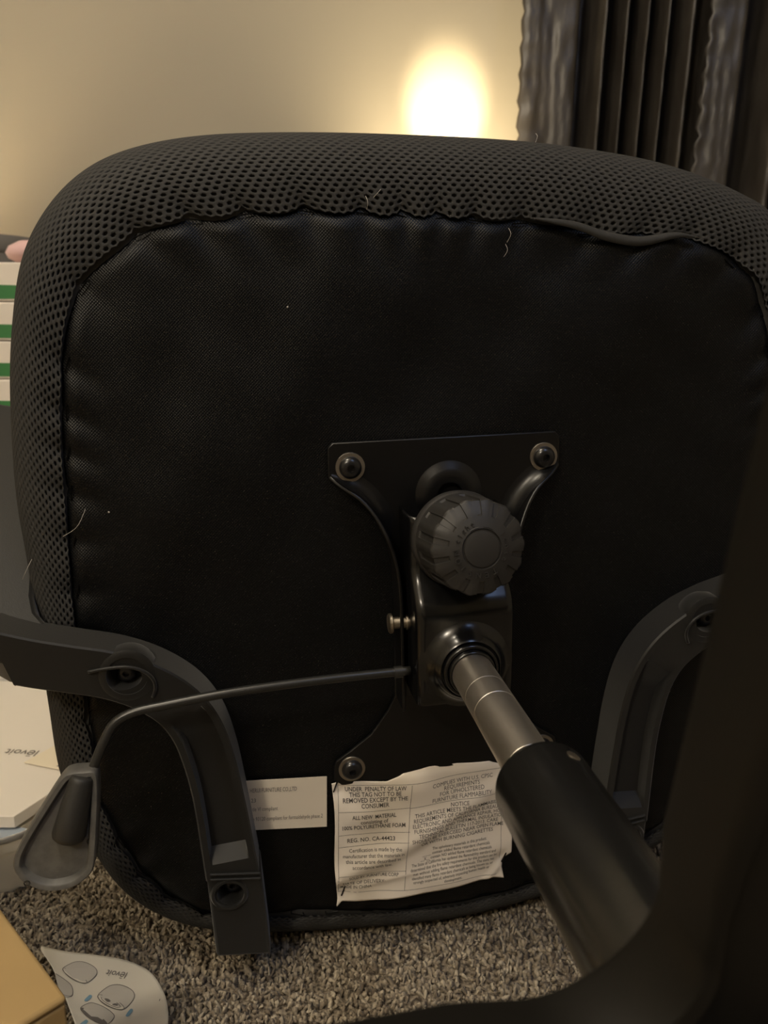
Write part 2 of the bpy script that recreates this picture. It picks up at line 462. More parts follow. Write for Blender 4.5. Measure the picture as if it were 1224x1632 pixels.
# pucker between staples: the seam line scallops
st_n = 52
arc = np.linspace(0, 1, NP, endpoint=False)
stph = arc * st_n + 0.35 * np.sin(arc * 2 * PI * 5) + 0.2 * np.sin(arc * 2 * PI * 11 + 1)
puck = np.abs(np.sin(stph * PI))
ctr = np.array([0.0, 0.03])
inw = ctr - seamM; inw /= np.linalg.norm(inw, axis=1)[:, None]
amp = 0.0020 + 0.0014 * np.sin(arc * 2 * PI * 3 + 1)
seamW = seamM + inw * ((puck ** 0.6 - 0.5) * 2 * amp)[:, None]


def band(s, t):
    """surface of the padded rim. s in [0,1) round the seat, t in [0,1] seam->widest, 1..1.6 on to the seat top"""
    x = (s % 1.0) * NP; i0 = np.floor(x).astype(int) % NP; i1 = (i0 + 1) % NP; fr = (x - np.floor(x))[..., None]
    Sm = seamM[i0] * (1 - fr) + seamM[i1] * fr; So = Sm + (seamW[i0] * (1 - fr) + seamW[i1] * fr - Sm) * np.exp(-np.clip(t, 0, 2) * 7)[..., None]; Oo = outP[i0] * (1 - fr) + outP[i1] * fr
    pk = puck[i0]
    th = np.clip(t, 0, 1) * PI / 2
    sx = np.sin(th) ** 0.92
    ext = np.clip(t - 1, 0, 2)
    xy = So + (Oo - So) * (sx - 0.10 * ext ** 2)[..., None]
    z = 0.004 * np.sin(np.clip(t, 0, 1) * PI) - 0.004 + 0.0035 * np.exp(-t * 9) * (pk - 0.5) - 0.050 * (1 - np.cos(th)) ** 0.95 - 0.075 * ext
    return np.concatenate([xy, z[..., None]], -1)


def mesh_cover():
    W_ = 0.0071; H_ = 0.0030; a_ = 0.35 * H_; b_ = H_ - a_
    ncol = int(round(perim / W_)); tl = 0.086  # profile length per unit t
    rows = int(1.55 * tl / H_)
    hexo = np.array([(.5, a_ / H_), (.5, -a_ / H_), (0, -b_ / H_), (-.5, -a_ / H_), (-.5, a_ / H_), (0, b_ / H_)])
    r_, c_ = np.meshgrid(np.arange(rows), np.arange(ncol), indexing='ij'); r_ = r_.ravel(); c_ = c_.ravel(); n = len(r_)
    cs = c_ + 0.5 * (r_ % 2); ct = r_ + 0.6
    layers = []
    for sc, dep in ((1.0, 0.0), (0.58, 0.0002), (0.46, -0.0012), (0.37, -0.0026)):
        ss = (cs[:, None] + hexo[None, :, 0] * sc) / ncol
        tt = np.clip((ct[:, None] + hexo[None, :, 1] * sc) * H_ / tl, 0, 1.6)
        if sc < 1 and sc > 0.45:   # round the opening
            pass
        p = band(ss, tt)
        e = 1e-4
        ds = band(ss + e, tt) - p; dt = band(ss, tt + 1e-3) - p
        nn = np.cross(dt, ds); nn /= np.linalg.norm(nn, axis=-1)[..., None] + 1e-12
        layers.append(p + nn * dep)
    # orientation: make sure the normal points outward (towards +z on the underside)
    mid = nn[(tt < 0.25)]
    if mid[:, 2].mean() < 0:
        layers = [layers[0]] + [layers[0] * 0 + (2 * band((cs[:, None] + hexo[None, :, 0] * sc) / ncol, np.clip((ct[:, None] + hexo[None, :, 1] * sc) * H_ / tl, 0, 1.6)) - L) for sc, L in zip((0.58, 0.46, 0.37), layers[1:])]
    V = np.stack(layers, 1).reshape(-1, 3)     # n*4*6
    Fq = []
    for l in range(3):
        for k in range(6):
            j = (k + 1) % 6
            Fq.append([l * 6 + k, l * 6 + j, (l + 1) * 6 + j, (l + 1) * 6 + k])
    Fq = (np.array(Fq)[None] + (np.arange(n) * 24)[:, None, None]).reshape(-1, 4)
    Fh = (np.arange(18, 24)[None] + (np.arange(n) * 24)[:, None])
    me = bpy.data.meshes.new('mesh_cover')
    me.vertices.add(len(V)); me.vertices.foreach_set('co', V.astype(np.float32).ravel())
    idx = np.r_[Fq.ravel(), Fh.ravel()]
    me.loops.add(len(idx)); me.loops.foreach_set('vertex_index', idx.astype(np.int32))
    starts = np.r_[np.arange(len(Fq)) * 4, len(Fq) * 4 + np.arange(len(Fh)) * 6]
    me.polygons.add(len(starts)); me.polygons.foreach_set('loop_start', starts.astype(np.int32))
    me.update(calc_edges=True)
    bm = bmesh.new(); bm.from_mesh(me); bmesh.ops.remove_doubles(bm, verts=bm.verts, dist=2e-5); bmesh.ops.recalc_face_normals(bm, faces=bm.faces); bm.to_mesh(me); bm.free()
    me.materials.append(M['mesh']); me.shade_smooth()
    o = bpy.data.objects.new('mesh_cover', me); COL.objects.link(o); o.parent = chair
    o['kind'] = 'stuff'; o['label'] = 'black honeycomb spacer mesh wrapped round the seat edge'
    return o


mesh_cover()


def cushion():
    ns = 240; ts = list(np.linspace(0.02, 1.6, 26)); V = []; F = []
    s = np.arange(ns) / ns
    for t in ts:
        p = band(s, np.full(ns, t)); p2 = p.copy()
        p2[:, :2] += (ctr - p[:, :2]) / np.linalg.norm(ctr - p[:, :2], axis=1)[:, None] * 0.006; p2[:, 2] -= 0.004
        V += [tuple(q) for q in p2]
    last = V[-ns:]
    for k, (sc, dz) in enumerate(((0.93, -0.012), (0.8, -0.02), (0.5, -0.024), (0.02, -0.025))):
        for q in last: V.append((ctr[0] + (q[0] - ctr[0]) * sc, ctr[1] + (q[1] - ctr[1]) * sc, q[2] + dz))
    nr = len(V) // ns
    for r in range(nr - 1):
        for i in range(ns): j = (i + 1) % ns; F.append((r * ns + i, r * ns + j, (r + 1) * ns + j, (r + 1) * ns + i))
    b = MB(); b.add(V, F); o = b.build('seat_cushion', 'mesh', chair, smooth=True, angle=180)
    return o


cushion()


def cover_z(x, y):
    """gentle billow of the stapled dust cover"""
    return (0.0022 * np.sin(x * 17 + 1.2 + 3 * y) * np.sin(y * 21 - x * 9 + .5) + 0.0016 * np.sin(x * 34 - y * 26) * np.sin(y * 13 + 2)
            + 0.0006 * np.sin(x * 90 + 30 * y) * np.sin(y * 70 - 20 * x))


def dust_cover():
    ns = 480; fr = np.r_[np.linspace(0.02, 0.8, 40), np.linspace(0.81, 1.0, 30)]
    ii = (np.arange(ns) * NP // ns); V = []; F = []
    edge = seamW[ii]; pk = puck[ii]
    flat_ = smin(np.hypot(edge[:, 0], edge[:, 1]), 0, 1)
    for k, f in enumerate(fr):
        f2 = min(f * 1.012, 1.012)
        xy = ctr + (edge - ctr) * f2
        z = cover_z(xy[:, 0], xy[:, 1])
        e = max(0.0, (f - 0.86) / 0.14)
        keep = 1 - np.exp(-(np.maximum(np.abs(xy[:, 0]) - 0.085, 0) + np.maximum(np.abs(xy[:, 1] - 0.02) - 0.13, 0)) * 45)
        z = z * keep - 0.0012
        dr = max(0.0, (f - 0.80) / 0.20)
        z = z - 0.0045 * dr ** 1.6 + e ** 1.5 * (0.0070 * (pk - 0.35)) * (1 - max(0, (f - 0.95) / 0.05) ** 2) - 0.005 * max(0, (f - 0.95) / 0.05) ** 2
        V += [(x, y, zz) for (x, y), zz in zip(xy, z)]
    n = len(fr)
    for r in range(n - 1):
        for i in range(ns): j = (i + 1) % ns; F.append((r * ns + i, r * ns + j, (r + 1) * ns + j, (r + 1) * ns + i))
    F.append(tuple(range(ns)))
    b = MB(); b.add(V, F); o = b.build('dust_cover', 'cover', chair, smooth=True, angle=180)
    if o.data.polygons[10].normal.z < 0: o.data.flip_normals()
    o['label'] = 'black non-woven dust cover stapled over the seat underside'
    # staples at the pinches
    m = MB(); m.tube([(-0.005, 0, -0.003), (-0.005, 0, 0.0005), (0.005, 0, 0.0005), (0.005, 0, -0.003)], 0.00045, 6)
    first = None
    pins = [i for i in range(NP) if puck[i] < puck[i - 1] and puck[i] <= puck[(i + 1) % NP]]
    for i in pins:
        tdir = seamW[(i + 6) % NP] - seamW[i - 6]; a = math.atan2(tdir[1], tdir[0])
        p = seamW[i] + inw[i] * 0.005
        if first is None: so = first = m.build('staple', 'staple', o, smooth=True)
        else:
            so = first.copy(); COL.objects.link(so); so.parent = o
        so.location = (p[0], p[1], -0.0052); so.rotation_euler = (0, 0, a + random.uniform(-.25, .25))
    # the loose welt of lining that hangs out at the upper right
    pts, _ = spline(mm([(60, 291), (90, 286), (112, 279), (138, 275), (165, 279), (182, 277)]), 40)
    V = []; F = []
    for k, (x, y) in enumerate(pts):
        wv = 0.0052 * math.sin(PI * k / 39) ** 0.7 + 0.0006
        V += [(x, y + wv * 0.75, -0.001), (x, y + wv * .4, 0.0035), (x, y - wv * 0.5, 0.0035)]
    for k in range(39):
        for l in (0, 1): F.append((k * 3 + l, k * 3 + l + 1, k * 3 + 4 + l, k * 3 + 3 + l))
    w = MB(); w.add(V, F); wo = w.build('lining_welt', 'mesh', o, smooth=True, angle=180)
    sd = wo.modifiers.new('thickness', 'SOLIDIFY'); sd.thickness = 0.001
    # lint and hairs caught in the cloth
    l = MB()
    for (p, q, r) in ((( -262.5, 94, 1), (-252, 101, 5), (-246, 112, 2)), ((-296, 62, -12), (-291, 70, -6), (-287, 77, -8)), ((44, 285, 1), (45, 281, 3), (43, 276, 1)), ((42, 275, 1), (43, 271, 2.5), (41, 267, 1)),
                      ((-52, 305, 4), (-51, 301, 6), (-51.5, 297, 4)), ((-47, 304, 4), (-44, 307, 6), (-42, 309, 4)), ((64, 339, -6), (66, 343, -8), (67, 346, -14))):
        c, _ = spline(mm([p, q, r]), 8); l.tube(c, 0.00016, 5)
    for p in ((-232, 108, 0), (-105, 238, 0), (120, 262, 0)):
        l.lathe([(0, -0.0004), (0.0007, 0), (0, 0.0006)], 6, Matrix.Translation(Vector(p) / 1000 + Vector((0, 0, -0.001))), False)
    lo = l.build('lint', 'lint', o); lo['kind'] = 'stuff'
    # pale dust smudge
    return o


cover = dust_cover()

# ---------------- mounting plate


def plate_outline():
    left = [(-84, 122), (-78, 118), (-63, 108), (-52, 92), (-44, 70), (-40, 44), (-40, 0), (-41, -48), (-47, -60), (-60, -78), (-76, -90), (-88, -98), (-90, -104), (-90, -114), (-84, -119)]
    top = [(-80, 147.5), (-83.5, 144)]
    lp = top + left
    rp = [(-x, y) for x, y in lp][::-1]
    return mm(lp + [(-40, -119), (40, -119)] + rp)


def mounting_plate():
    b = MB(); b.prism(plate_outline(), 0.0005, 0.0035)
    o = b.build('mounting_plate', 'plate', chair, bevel=0.0008)
    # raised side flanges following the waist of the plate
    for sx in (-1, 1):
        line, _ = spline(mm([(sx * 84, 123), (sx * 77, 117), (sx * 63, 107), (sx * 52, 91), (sx * 44, 69), (sx * 40.5, 44), (sx * 40, 10), (sx * 40, -48)]), 40)
        hi = [0.0045 + 0.0235 * min(1, (k / 39) / 0.30) ** 0.8 for k in range(40)]
        w = MB(); w.wall([tuple(p) for p in line], 0.001, hi, 0.0026, side=-sx)
        w.build('flange', 'plate', o, bevel=0.0008)
        # rolled fillet where plate turns up into flange
        V = []; F = []
        for k, p in enumerate(line):
            t = Vector(line[min(k + 1, 39)]) - Vector(line[max(k - 1, 0)]); t.normalize(); nn = Vector((-t.y, t.x)) * (-sx); nn = Vector((nn.x, nn.y))
            if (Vector((0, 0)) - Vector((p[0], 0))).dot(Vector((nn.x, 0))) < 0: nn = -nn
            h = min(hi[k] - 0.003, 0.011); rr = h
            for a in np.linspace(0, PI / 2, 6):
                off = 0.0028 + rr * (1 - math.sin(a)); zz = 0.0036 + rr * (1 - math.cos(a))
                V.append((p[0] + nn.x * off, p[1] + nn.y * off, zz))
        for k in range(39):
            for a in range(5): F.append((k * 6 + a, k * 6 + a + 1, k * 6 + 7 + a, k * 6 + 6 + a))
        f = MB(); f.add(V, F); f.build('fillet', 'plate', o, smooth=True, angle=180)
    # embossed dome with its D shaped opening
    e = MB(); e.lathe([(0.0245, 0.0034), (0.0225, 0.0042), (0.019, 0.0062), (0.0165, 0.0072), (0.013, 0.0075), (0.0092, 0.0075), (0.0092, 0.0036)], 48, Matrix.Translation((0.0015, 0.1065, 0)), False)
    e.build('embossed_ring', 'plate', o, smooth=True, angle=80)
    e = MB(); e.box((0.0015, 0.1000, 0.0058), (0.0165, 0.0030, 0.0032)); e.build('opening_lip', 'plate', o, bevel=0.0006)
    # stamped characters too worn to read
    s = MB()
    for x, y, w, h in ((-18.5, 139.8, 1.2, .5), (-19, 137.4, .8, .4), (-15.2, 139.8, 1.5, .4), (-16, 137.6, .8, .5), (-13.6, 137.6, 1.0, .4), (-10.6, 137.7, 1.8, .4), (-4.6, 138, 1.1, .7), (-1.2, 138, 1, .5), (4.0, 138.0, 1.3, .5), (-10.4, 141.6, .9, .4)):
        s.box((x / 1000, y / 1000, 0.0036), (w / 1000, h / 1000, 0.0006))
    s.build('stamped_mark', 'plate', o)
    for x, y, sl in ((-68.5, 130, 0.6), (71.5, 129.5, 0.2), (-76, -105, 0.1), (76, -105, 1)):
        mt = Matrix.Translation((x / 1000, y / 1000, 0.0036))
        w = MB(); w.lathe([(0.0055, 0), (0.0101, 0), (0.0104, 0.0006), (0.0101, 0.0014), (0.0055, 0.0014)], 40, mt, False); w.build('washer', 'washer', o, smooth=True)
        h = MB(); h.lathe([(0.0079, 0.0013), (0.0079, 0.0024), (0.0072, 0.0042), (0.0056, 0.0056), (0.0036, 0.0062), (0.0026, 0.0062), (0.0026, 0.0030), (0.0, 0.0030)], 36, mt, False)
        h.build('bolt', 'bolt', o, smooth=True, angle=50)
    return o


plate = mounting_plate()

# ---------------- tilt housing


def housing():
    ys = [100, 98, 92, 80, 66, 58, 52, 47, 42, 36, 30, 20, 0, -15, -27, -30.5]
    Hs = [36, 37, 37, 37, 37.5, 40, 45, 50, 53.5, 55.5, 56, 56, 56, 56, 56, 54]
    V = []; F = []; npf = 0
    for y, H in zip(ys, Hs):
        wT = 34.5; r = 6.5; wb = 35.5
        pr = [(-wb, 4)] + [(-wb + (wb - wT) * 0.5, H * 0.5)]
        for a in np.linspace(PI, PI / 2, 7): pr.append((-wT + r + r * math.cos(a), H - r + r * math.sin(a)))
        for a in np.linspace(PI / 2, 0, 7): pr.append((wT - r + r * math.cos(a), H - r + r * math.sin(a)))
        pr += [(wb - (wb - wT) * 0.5, H * 0.5), (wb, 4)]
        npf = len(pr)
        V += [((x + 0.5) / 1000, y / 1000, z / 1000) for x, z in pr]
    n = len(ys)
    for k in range(n - 1):
        for i in range(npf - 1): F.append((k * npf + i, k * npf + i + 1, (k + 1) * npf + i + 1, (k + 1) * npf + i))
    F.append(tuple((n - 1) * npf + i for i in range(npf)))
    b = MB(); b.add(V, F); o = b.build('tilt_housing', 'metal', chair, smooth=True, angle=50)
    sd = o.modifiers.new('thickness', 'SOLIDIFY'); sd.thickness = 0.0025; sd.offset = -1
    # bright flanged rim round the lower end
    # boss around the gas lift
    b = MB(); b.lathe([(0.0330, 0.0548), (0.0300, 0.0562), (0.0262, 0.0590), (0.0236, 0.0625), (0.0220, 0.0660), (0.0205, 0.0672), (0.0198, 0.0650), (0.0190, 0.0650), (0.0190, 0.0690), (0.0180, 0.0702), (0.0168, 0.0702), (0.0162, 0.068), (0.0158, 0.0725), (0.0148, 0.0735), (0.0142, 0.0735), (0.0142, 0.050)], 64, None, False)
    b.build('boss', 'metal', o, smooth=True, angle=60)
    # pivot pin through flange and housing, with its flat head at the left
    mt = Matrix.Translation((-0.0478, 0.0195, 0.0225)) @ Matrix.Rotation(PI / 2, 4, 'Y')
    p = MB(); p.lathe([(0.0, -0.0005), (0.0062, 0.0), (0.0072, 0.0008), (0.0072, 0.0026), (0.0062, 0.0032), (0.0042, 0.0032), (0.0042, 0.0125), (0.0056, 0.0125), (0.0056, 0.0165), (0.0044, 0.0165), (0.0044, 0.0185), (0.0038, 0.0185), (0.0038, 0.085), (0.0, 0.085)], 32, mt, False)
    p.build('pivot_pin', 'pin', o, smooth=True, angle=40)
    return o


hous = housing()

# ---------------- tension knob


def knob():
    axis = Vector((0.035, 0.15, 1)).normalized(); kx = (Vector((1, 0, 0)) - axis * axis.x).normalized(); q = Matrix((kx, axis.cross(kx), axis)).transposed().to_4x4()
    mt = Matrix.Translation((-0.001, 0.0835, 0.036)) @ q
    prof = [(0.012, -0.002), (0.031, 0.0), (0.0325, 0.002), (0.0328, 0.006), (0.0322, 0.008), (0.0312, 0.0095), (0.0312, 0.0150), (0.0311, 0.0156), (0.0308, 0.040), (0.0306, 0.0448), (0.0303, 0.0460), (0.0295, 0.0470), (0.0275, 0.0480), (0.0240, 0.0501), (0.0210, 0.0513), (0.0204, 0.0515), (0.0170, 0.0527), (0.0140, 0.0536), (0.0128, 0.0539), (0.0122, 0.0530), (0.0116, 0.0530), (0.0112, 0.0541), (0.0080, 0.0548), (0.0, 0.0550)]
    n = len(prof); V = []; F = []
    ns = 14; wd = 0.155; wl = 0.018
    phs = [0, 0.08, 0.16, 0.24, 0.30, 0.5 - wd - wl, 0.5 - wd, 0.44, 0.5, 0.56, 0.5 + wd, 0.5 + wd + wl, 0.70, 0.76, 0.84, 0.92]
    angs = [(k + p) / ns * 2 * PI for k in range(ns) for p in phs]; seg = len(angs)
    for i, a in enumerate(angs):
        ph = phs[i % len(phs)]
        g = 1.0 if abs(ph - 0.5) <= wd + 1e-6 else 0.0
        sc = max(0, math.cos(2 * PI * ph))
        for r, z in prof:
            dz = dr = 0
            if 0.0207 < r < 0.0312 and z > 0.044: dz = -0.0013 * g
            if 0.0152 < z < 0.047 and r > 0.02: dr = -0.0012 * g
            if r > 0.0272 and z > 0.012: dr += 0.0007 * (sc - 0.5)
            V.append(mt @ Vector(((r + dr) * math.cos(a), (r + dr) * math.sin(a), z + dz)))
    for i in range(seg):
        j = (i + 1) % seg
        for k in range(n - 1): F.append((i * n + k, j * n + k, j * n + k + 1, i * n + k + 1))
    b = MB(); b.add(V, F); o = b.build('tension_knob', 'knob', chair, smooth=True, angle=24)
    o['label'] = 'ribbed black tension knob with raised lettering'
    # lettering round the face
    t = MB()

    def arc_text(txt, a0, step, rad, size, inward):
        for k, ch in enumerate(txt):
            v, f = text_geo(ch, size, align='CENTER', bold=0.02, extrude=0.00035)
            a = math.radians(a0 - k * step if not inward else a0 + k * step)
            rot = a - PI / 2 if not inward else a + PI / 2
            m2 = mt @ Matrix.Translation((rad * math.cos(a), rad * math.sin(a), 0.0533)) @ Matrix.Rotation(rot, 4, 'Z')
            t.add([m2 @ Vector(p) for p in v], f)
    arc_text('tight', 160, 12.5, 0.0146, 0.0050, False)
    arc_text('loose', 32, 15, 0.0146, 0.0046, False)
    arc_text('TENSION', -62, 19, 0.0148, 0.0050, False)
    for a0, a1 in ((96, 122), (58, 84)):
        t.tube([mt @ Vector((0.0136 * math.cos(math.radians(a)), 0.0136 * math.sin(math.radians(a)), 0.0538)) for a in np.linspace(a0, a1, 8)], 0.00035, 6)
    t.build('raised_lettering', 'knob', o)
    s = MB(); s.lathe([(0.0, -0.02), (0.008, -0.02), (0.008, 0.0), (0.0, 0.0)], 20, mt, False); s.build('knob_shaft', 'bolt', o, smooth=True)
    return o


knob()

# ---------------- gas lift


def gas_lift():
    b = MB()
    b.lathe([(0.0140, 0.050), (0.0140, 0.1040), (0.0137, 0.1042), (0.0137, 0.1046), (0.0140, 0.1048), (0.0140, 0.1240), (0.0137, 0.1243), (0.0137, 0.1248), (0.0140, 0.1250), (0.0140, 0.1830), (0.0138, 0.1832), (0.0138, 0.1838), (0.0140, 0.184), (0.0140, 0.22)], 72, None, False)
    o = b.build('gas_piston', 'steel', chair, smooth=True, angle=25)
    for z in (0.1044, 0.12455, 0.1835):
        g = MB(); g.lathe([(0.01372, z - 0.0002), (0.01385, z - 0.0002), (0.01385, z + 0.0002), (0.01372, z + 0.0002)], 72, None, False)
        g.build('score_line', 'groove', o, smooth=True)
    b = MB()
    b.lathe([(0.0145, 0.2000), (0.0150, 0.1965), (0.0185, 0.1950), (0.0220, 0.1955), (0.0240, 0.1975), (0.0250, 0.2010), (0.0250, 0.26), (0.0250, 0.330), (0.0245, 0.400), (0.0, 0.400)], 72, None, False)
    c = b.build('gas_column', 'column', chair, smooth=True, angle=35)
    a = math.radians(62); z = 0.2095
    mt = Matrix.Translation((0.0247 * math.cos(a), 0.0247 * math.sin(a), z)) @ Matrix.Rotation(a, 4, 'Z') @ Matrix.Rotation(PI / 2, 4, 'Y')
    d = MB(); d.lathe([(0.0, 0.0007), (0.0028, 0.0006), (0.0036, 0.0003), (0.0036, -0.001)], 24, mt, False); d.build('weld_plug', 'pin', c, smooth=True)


gas_lift()

# ---------------- lever


def lever():
    path, _ = spline(mm([(-36, -9.5, 40), (-100, -8.5, 43), (-160, -9.5, 46), (-205, -13.0, 48), (-222, -15, 49), (-234, -20, 51), (-241, -30, 54), (-247, -42, 57), (-254, -58, 60), (-262, -78, 63)]), 60)
    b = MB(); b.tube(path, 0.0031, 16); o = b.build('height_lever', 'rod', chair, smooth=True, angle=180)
    # collar where the rod passes the flange
    c = MB(); c.lathe([(0.0031, 0), (0.0042, 0), (0.0042, 0.006), (0.0031, 0.006)], 20, Matrix.Translation((-0.0475, -0.0095, 0.0405)) @ Matrix.Rotation(PI / 2, 4, 'Y'), False); c.build('rod_collar', 'rod', o, smooth=True)
    # paddle: shallow tray with a rim, its open side to the viewer
    ol, _ = spline(mm([(-254, -44.5), (-247.5, -45), (-245.5, -49), (-246, -62), (-248.5, -84), (-251.5, -104), (-256, -111), (-266, -116.5), (-280, -117), (-292, -111.5), (-299, -103), (-299.5, -95), (-295, -85), (-281, -65), (-268, -48), (-262, -44.5)]), 96, True)
    cen = np.array([-0.268, -0.086])
    d = ol - cen
    def ring(fac, inset, z): 
        nrm = np.roll(ol, -1, 0) - np.roll(ol, 1, 0); nrm = np.stack([-nrm[:, 1], nrm[:, 0]], 1); nrm /= np.linalg.norm(nrm, axis=1)[:, None]
        sgn = np.sign((nrm * (cen - ol)).sum(1).mean())
        p = ol + nrm * sgn * inset
        tilt = -(p[:, 1] + 0.05) * 0.22
        return [(x, y, z + t) for (x, y), t in zip(p, tilt)]
    wide = 0.0042
    V = ring(1, 0.0022, 0.0520) + ring(1, 0.0, 0.0555) + ring(1, 0.0, 0.0655) + ring(1, 0.0008, 0.0665) + ring(1, wide - 0.0008, 0.0665) + ring(1, wide, 0.0658) + ring(1, wide + 0.0012, 0.0622)
    n = 96; F = []
    for k in range(6):
        for i in range(n): j = (i + 1) % n; F.append((k * n + i, k * n + j, (k + 1) * n + j, (k + 1) * n + i))
    F.append(tuple(range(n))[::-1]); F.append(tuple(6 * n + i for i in range(n)))
    p = MB(); p.add(V, F); po = p.build('paddle', 'paddle', o, smooth=True, angle=40)
    ax0 = Vector((-0.2545, -0.0475, 0.0645)); ax1 = Vector((-0.2665, -0.0865, 0.0735))
    s = MB(); pts = [ax0 + (ax1 - ax0) * t for t in (0, 0.03, 0.08, 0.5, 0.9, 0.96, 1.0)]
    s.tube(pts, [0.0062, 0.0072, 0.0076, 0.0092, 0.0105, 0.0098, 0.0078], 28); s.build('paddle_socket', 'plastic', o, smooth=True, angle=60)
    # mould marks
    for x, y in ((-271, -88), (-254, -91), (-292.5, -109.5)):
        k = MB(); k.add(*_ring_geo(x / 1000, y / 1000, 0.0625 - (y / 1000 + 0.05) * 0.22 + (0.0041 if x < -290 else 0), 0.0017, 0.00025))
        k.build('mould_mark', 'plastic', o)


def _ring_geo(x, y, z, r, w):
    m = MB(); m.lathe([(r - w, z - 0.0002), (r - w, z + 0.0003), (r + w, z + 0.0003), (r + w, z - 0.0002)], 24, Matrix.Translation((x, y, 0)), False)
    return m.v, m.f


lever()

# ---------------- armrests


def boolean_cut(o, cutters):
    for c in cutters:
        md = o.modifiers.new('cut', 'BOOLEAN'); md.operation = 'DIFFERENCE'; md.object = c; md.solver = 'EXACT'
    dg = bpy.context.evaluated_depsgraph_get(); dg.update()
    me = bpy.data.meshes.new_from_object(o.evaluated_get(dg)); old = o.data
    for md in list(o.modifiers): o.modifiers.remove(md)
    o.data = me; bpy.data.meshes.remove(old)
    for c in cutters: d = c.data; bpy.data.objects.remove(c); bpy.data.meshes.remove(d)


def armrest(mirror):
    def X(p):
        return (-0.032 - p[0], p[1], p[2]) if mirror else tuple(p)
    FZ = 0.030
    path, _ = spline(mm([(-316, 27.5), (-304, 23), (-285, 16.5), (-262, 10), (-238, 3), (-216, -8), (-197, -24), (-185, -45), (-178, -75), (-174, -110), (-171.5, -145), (-170, -166)]), 64)
    halfw = np.interp(np.linspace(0, 1, 64), [0, 0.2, 0.4, 0.55, 0.75, 1.0], [0.0172, 0.0172, 0.0178, 0.018, 0.0178, 0.0195])
    dep = np.interp(np.linspace(0, 1, 64), [0, 0.50, 0.58, 0.92, 0.95, 1.0], [0.0, 0.0, 0.010, 0.010, 0.0, 0.0])
    V = []; F = []; rim = 0.0065
    for k in range(64):
        t = path[min(k + 1, 63)] - path[max(k - 1, 0)]; t /= np.linalg.norm(t); nn = np.array([t[1], -t[0]])  # + towards the concave/outer side
        w = halfw[k]; d = dep[k]; c = 0.0012
        sec = [(-w, 0.0), (-w, FZ - c), (-w + c, FZ), (-w + rim - c, FZ), (-w + rim, FZ - d - (0 if d < 1e-4 else c * 0)), (w - rim, FZ - d), (w - rim + c, FZ), (w - c, FZ), (w, FZ - c), (w, 0.0)]
        sl = (0.75 * max(0, 1 - k / 6.0)) if k < 6 else 0.0
        for v, z in sec: V.append(X((path[k, 0] + nn[0] * v + t[0] * sl * (v + w), path[k, 1] + nn[1] * v + t[1] * sl * (v + w), z)))
    m = 10
    for k in range(63):
        for i in range(m): j = (i + 1) % m; F.append((k * m + i, k * m + j, (k + 1) * m + j, (k + 1) * m + i))
    F.append(tuple(range(m))); F.append(tuple(63 * m + i for i in range(m))[::-1])
    b = MB(); b.add(V, F); o = b.build('armrest', 'armplastic', chair, smooth=True, angle=30)
    # sunken seat for the front bolt
    cut = MB(); f0 = X((-0.2305, 0.0010, 0)); cut.lathe([(0.0, 0.016), (0.0105, 0.016), (0.0105, 0.04), (0.0, 0.04)], 32, Matrix.Translation((f0[0], f0[1], 0)) @ Matrix.Diagonal((1.25, 0.85, 1, 1)), False)
    co = cut.build('cutter', 'armplastic', chair)
    bpy.context.view_layer.update()
    boolean_cut(o, [co])
    # front upright: an angled plate that leaves the bracket outward and up past the seat
    tdir = Vector((0, 0.56, -0.828)).normalized(); nrm = Vector((0, -0.828, -0.56)).normalized()
    O0 = Vector((-0.292, 0.0365, 0.0045))
    poly = []
    for p in ((28, -31), (14, -31), (-14, -31), (-30, -22), (-60, 10), (-78, 60), (-82, 140), (-82, 215), (-40, 215), (6, 215), (2, 150), (-2, 90), (-1, 40), (0.5, 22), (4, 10), (11, 3), (20, -1), (30, -5)): poly.append(p)
    V0 = []; V1 = []
    for u, t in poly:
        p = O0 + Vector((u / 1000, 0, 0)) + tdir * (t / 1000)
        p += Vector((0, -0.00037 * u * 1.0, 0)) if u > 0 else Vector((0, -0.0002 * u, 0))
        V0.append(X(p)); V1.append(X(p + nrm * 0.030))
    n = len(poly)
    u_ = MB(); u_.add(V0 + V1, [tuple(range(n)), tuple(range(n, 2 * n))[::-1]] + [(i, (i + 1) % n, n + (i + 1) % n, n + i) for i in range(n)])
    u_.build('front_upright', 'armplastic', o, bevel=0.003, seg=3)
    # arm pad far behind, on top of the upright
    p = MB(); c = X((-0.345, 0.015, -0.225)); p.box(c, (0.075, 0.21, 0.028)); p.build('arm_pad', 'plastic', o, bevel=0.012, seg=4)
    # rear foot of the loop that wraps over the seat edge
    q = MB()
    pts = [(-189, -162, FZ * 1000), (-149, -167, FZ * 1000), (-146.5, -243, 27), (-187.5, -238, 27), (-187, -162, -2), (-150, -167, -2), (-148, -246, -40), (-192, -240, -40)]
    pts = [X(Vector(p) / 1000) for p in pts]
    q.add(pts, [(0, 1, 2, 3), (4, 7, 6, 5), (0, 4, 5, 1), (1, 5, 6, 2), (2, 6, 7, 3), (3, 7, 4, 0)])
    qo = q.build('rear_foot', 'armplastic', o, bevel=0.0025, seg=3)
    cut = MB(); r0 = X((-0.1715, -0.1805, 0)); cut.lathe([(0.0, 0.014), (0.0108, 0.014), (0.0108, 0.05), (0.0, 0.05)], 32, Matrix.Translation((r0[0], r0[1], 0)), False)
    co = cut.build('cutter', 'armplastic', chair); bpy.context.view_layer.update(); boolean_cut(qo, [co])
    # rear loop rising behind the seat
    lp, _ = spline([X(Vector(p) / 1000) for p in ((-170, -222, -10), (-185, -225, -70), (-215, -200, -130), (-250, -120, -180), (-290, -30, -212))], 30)
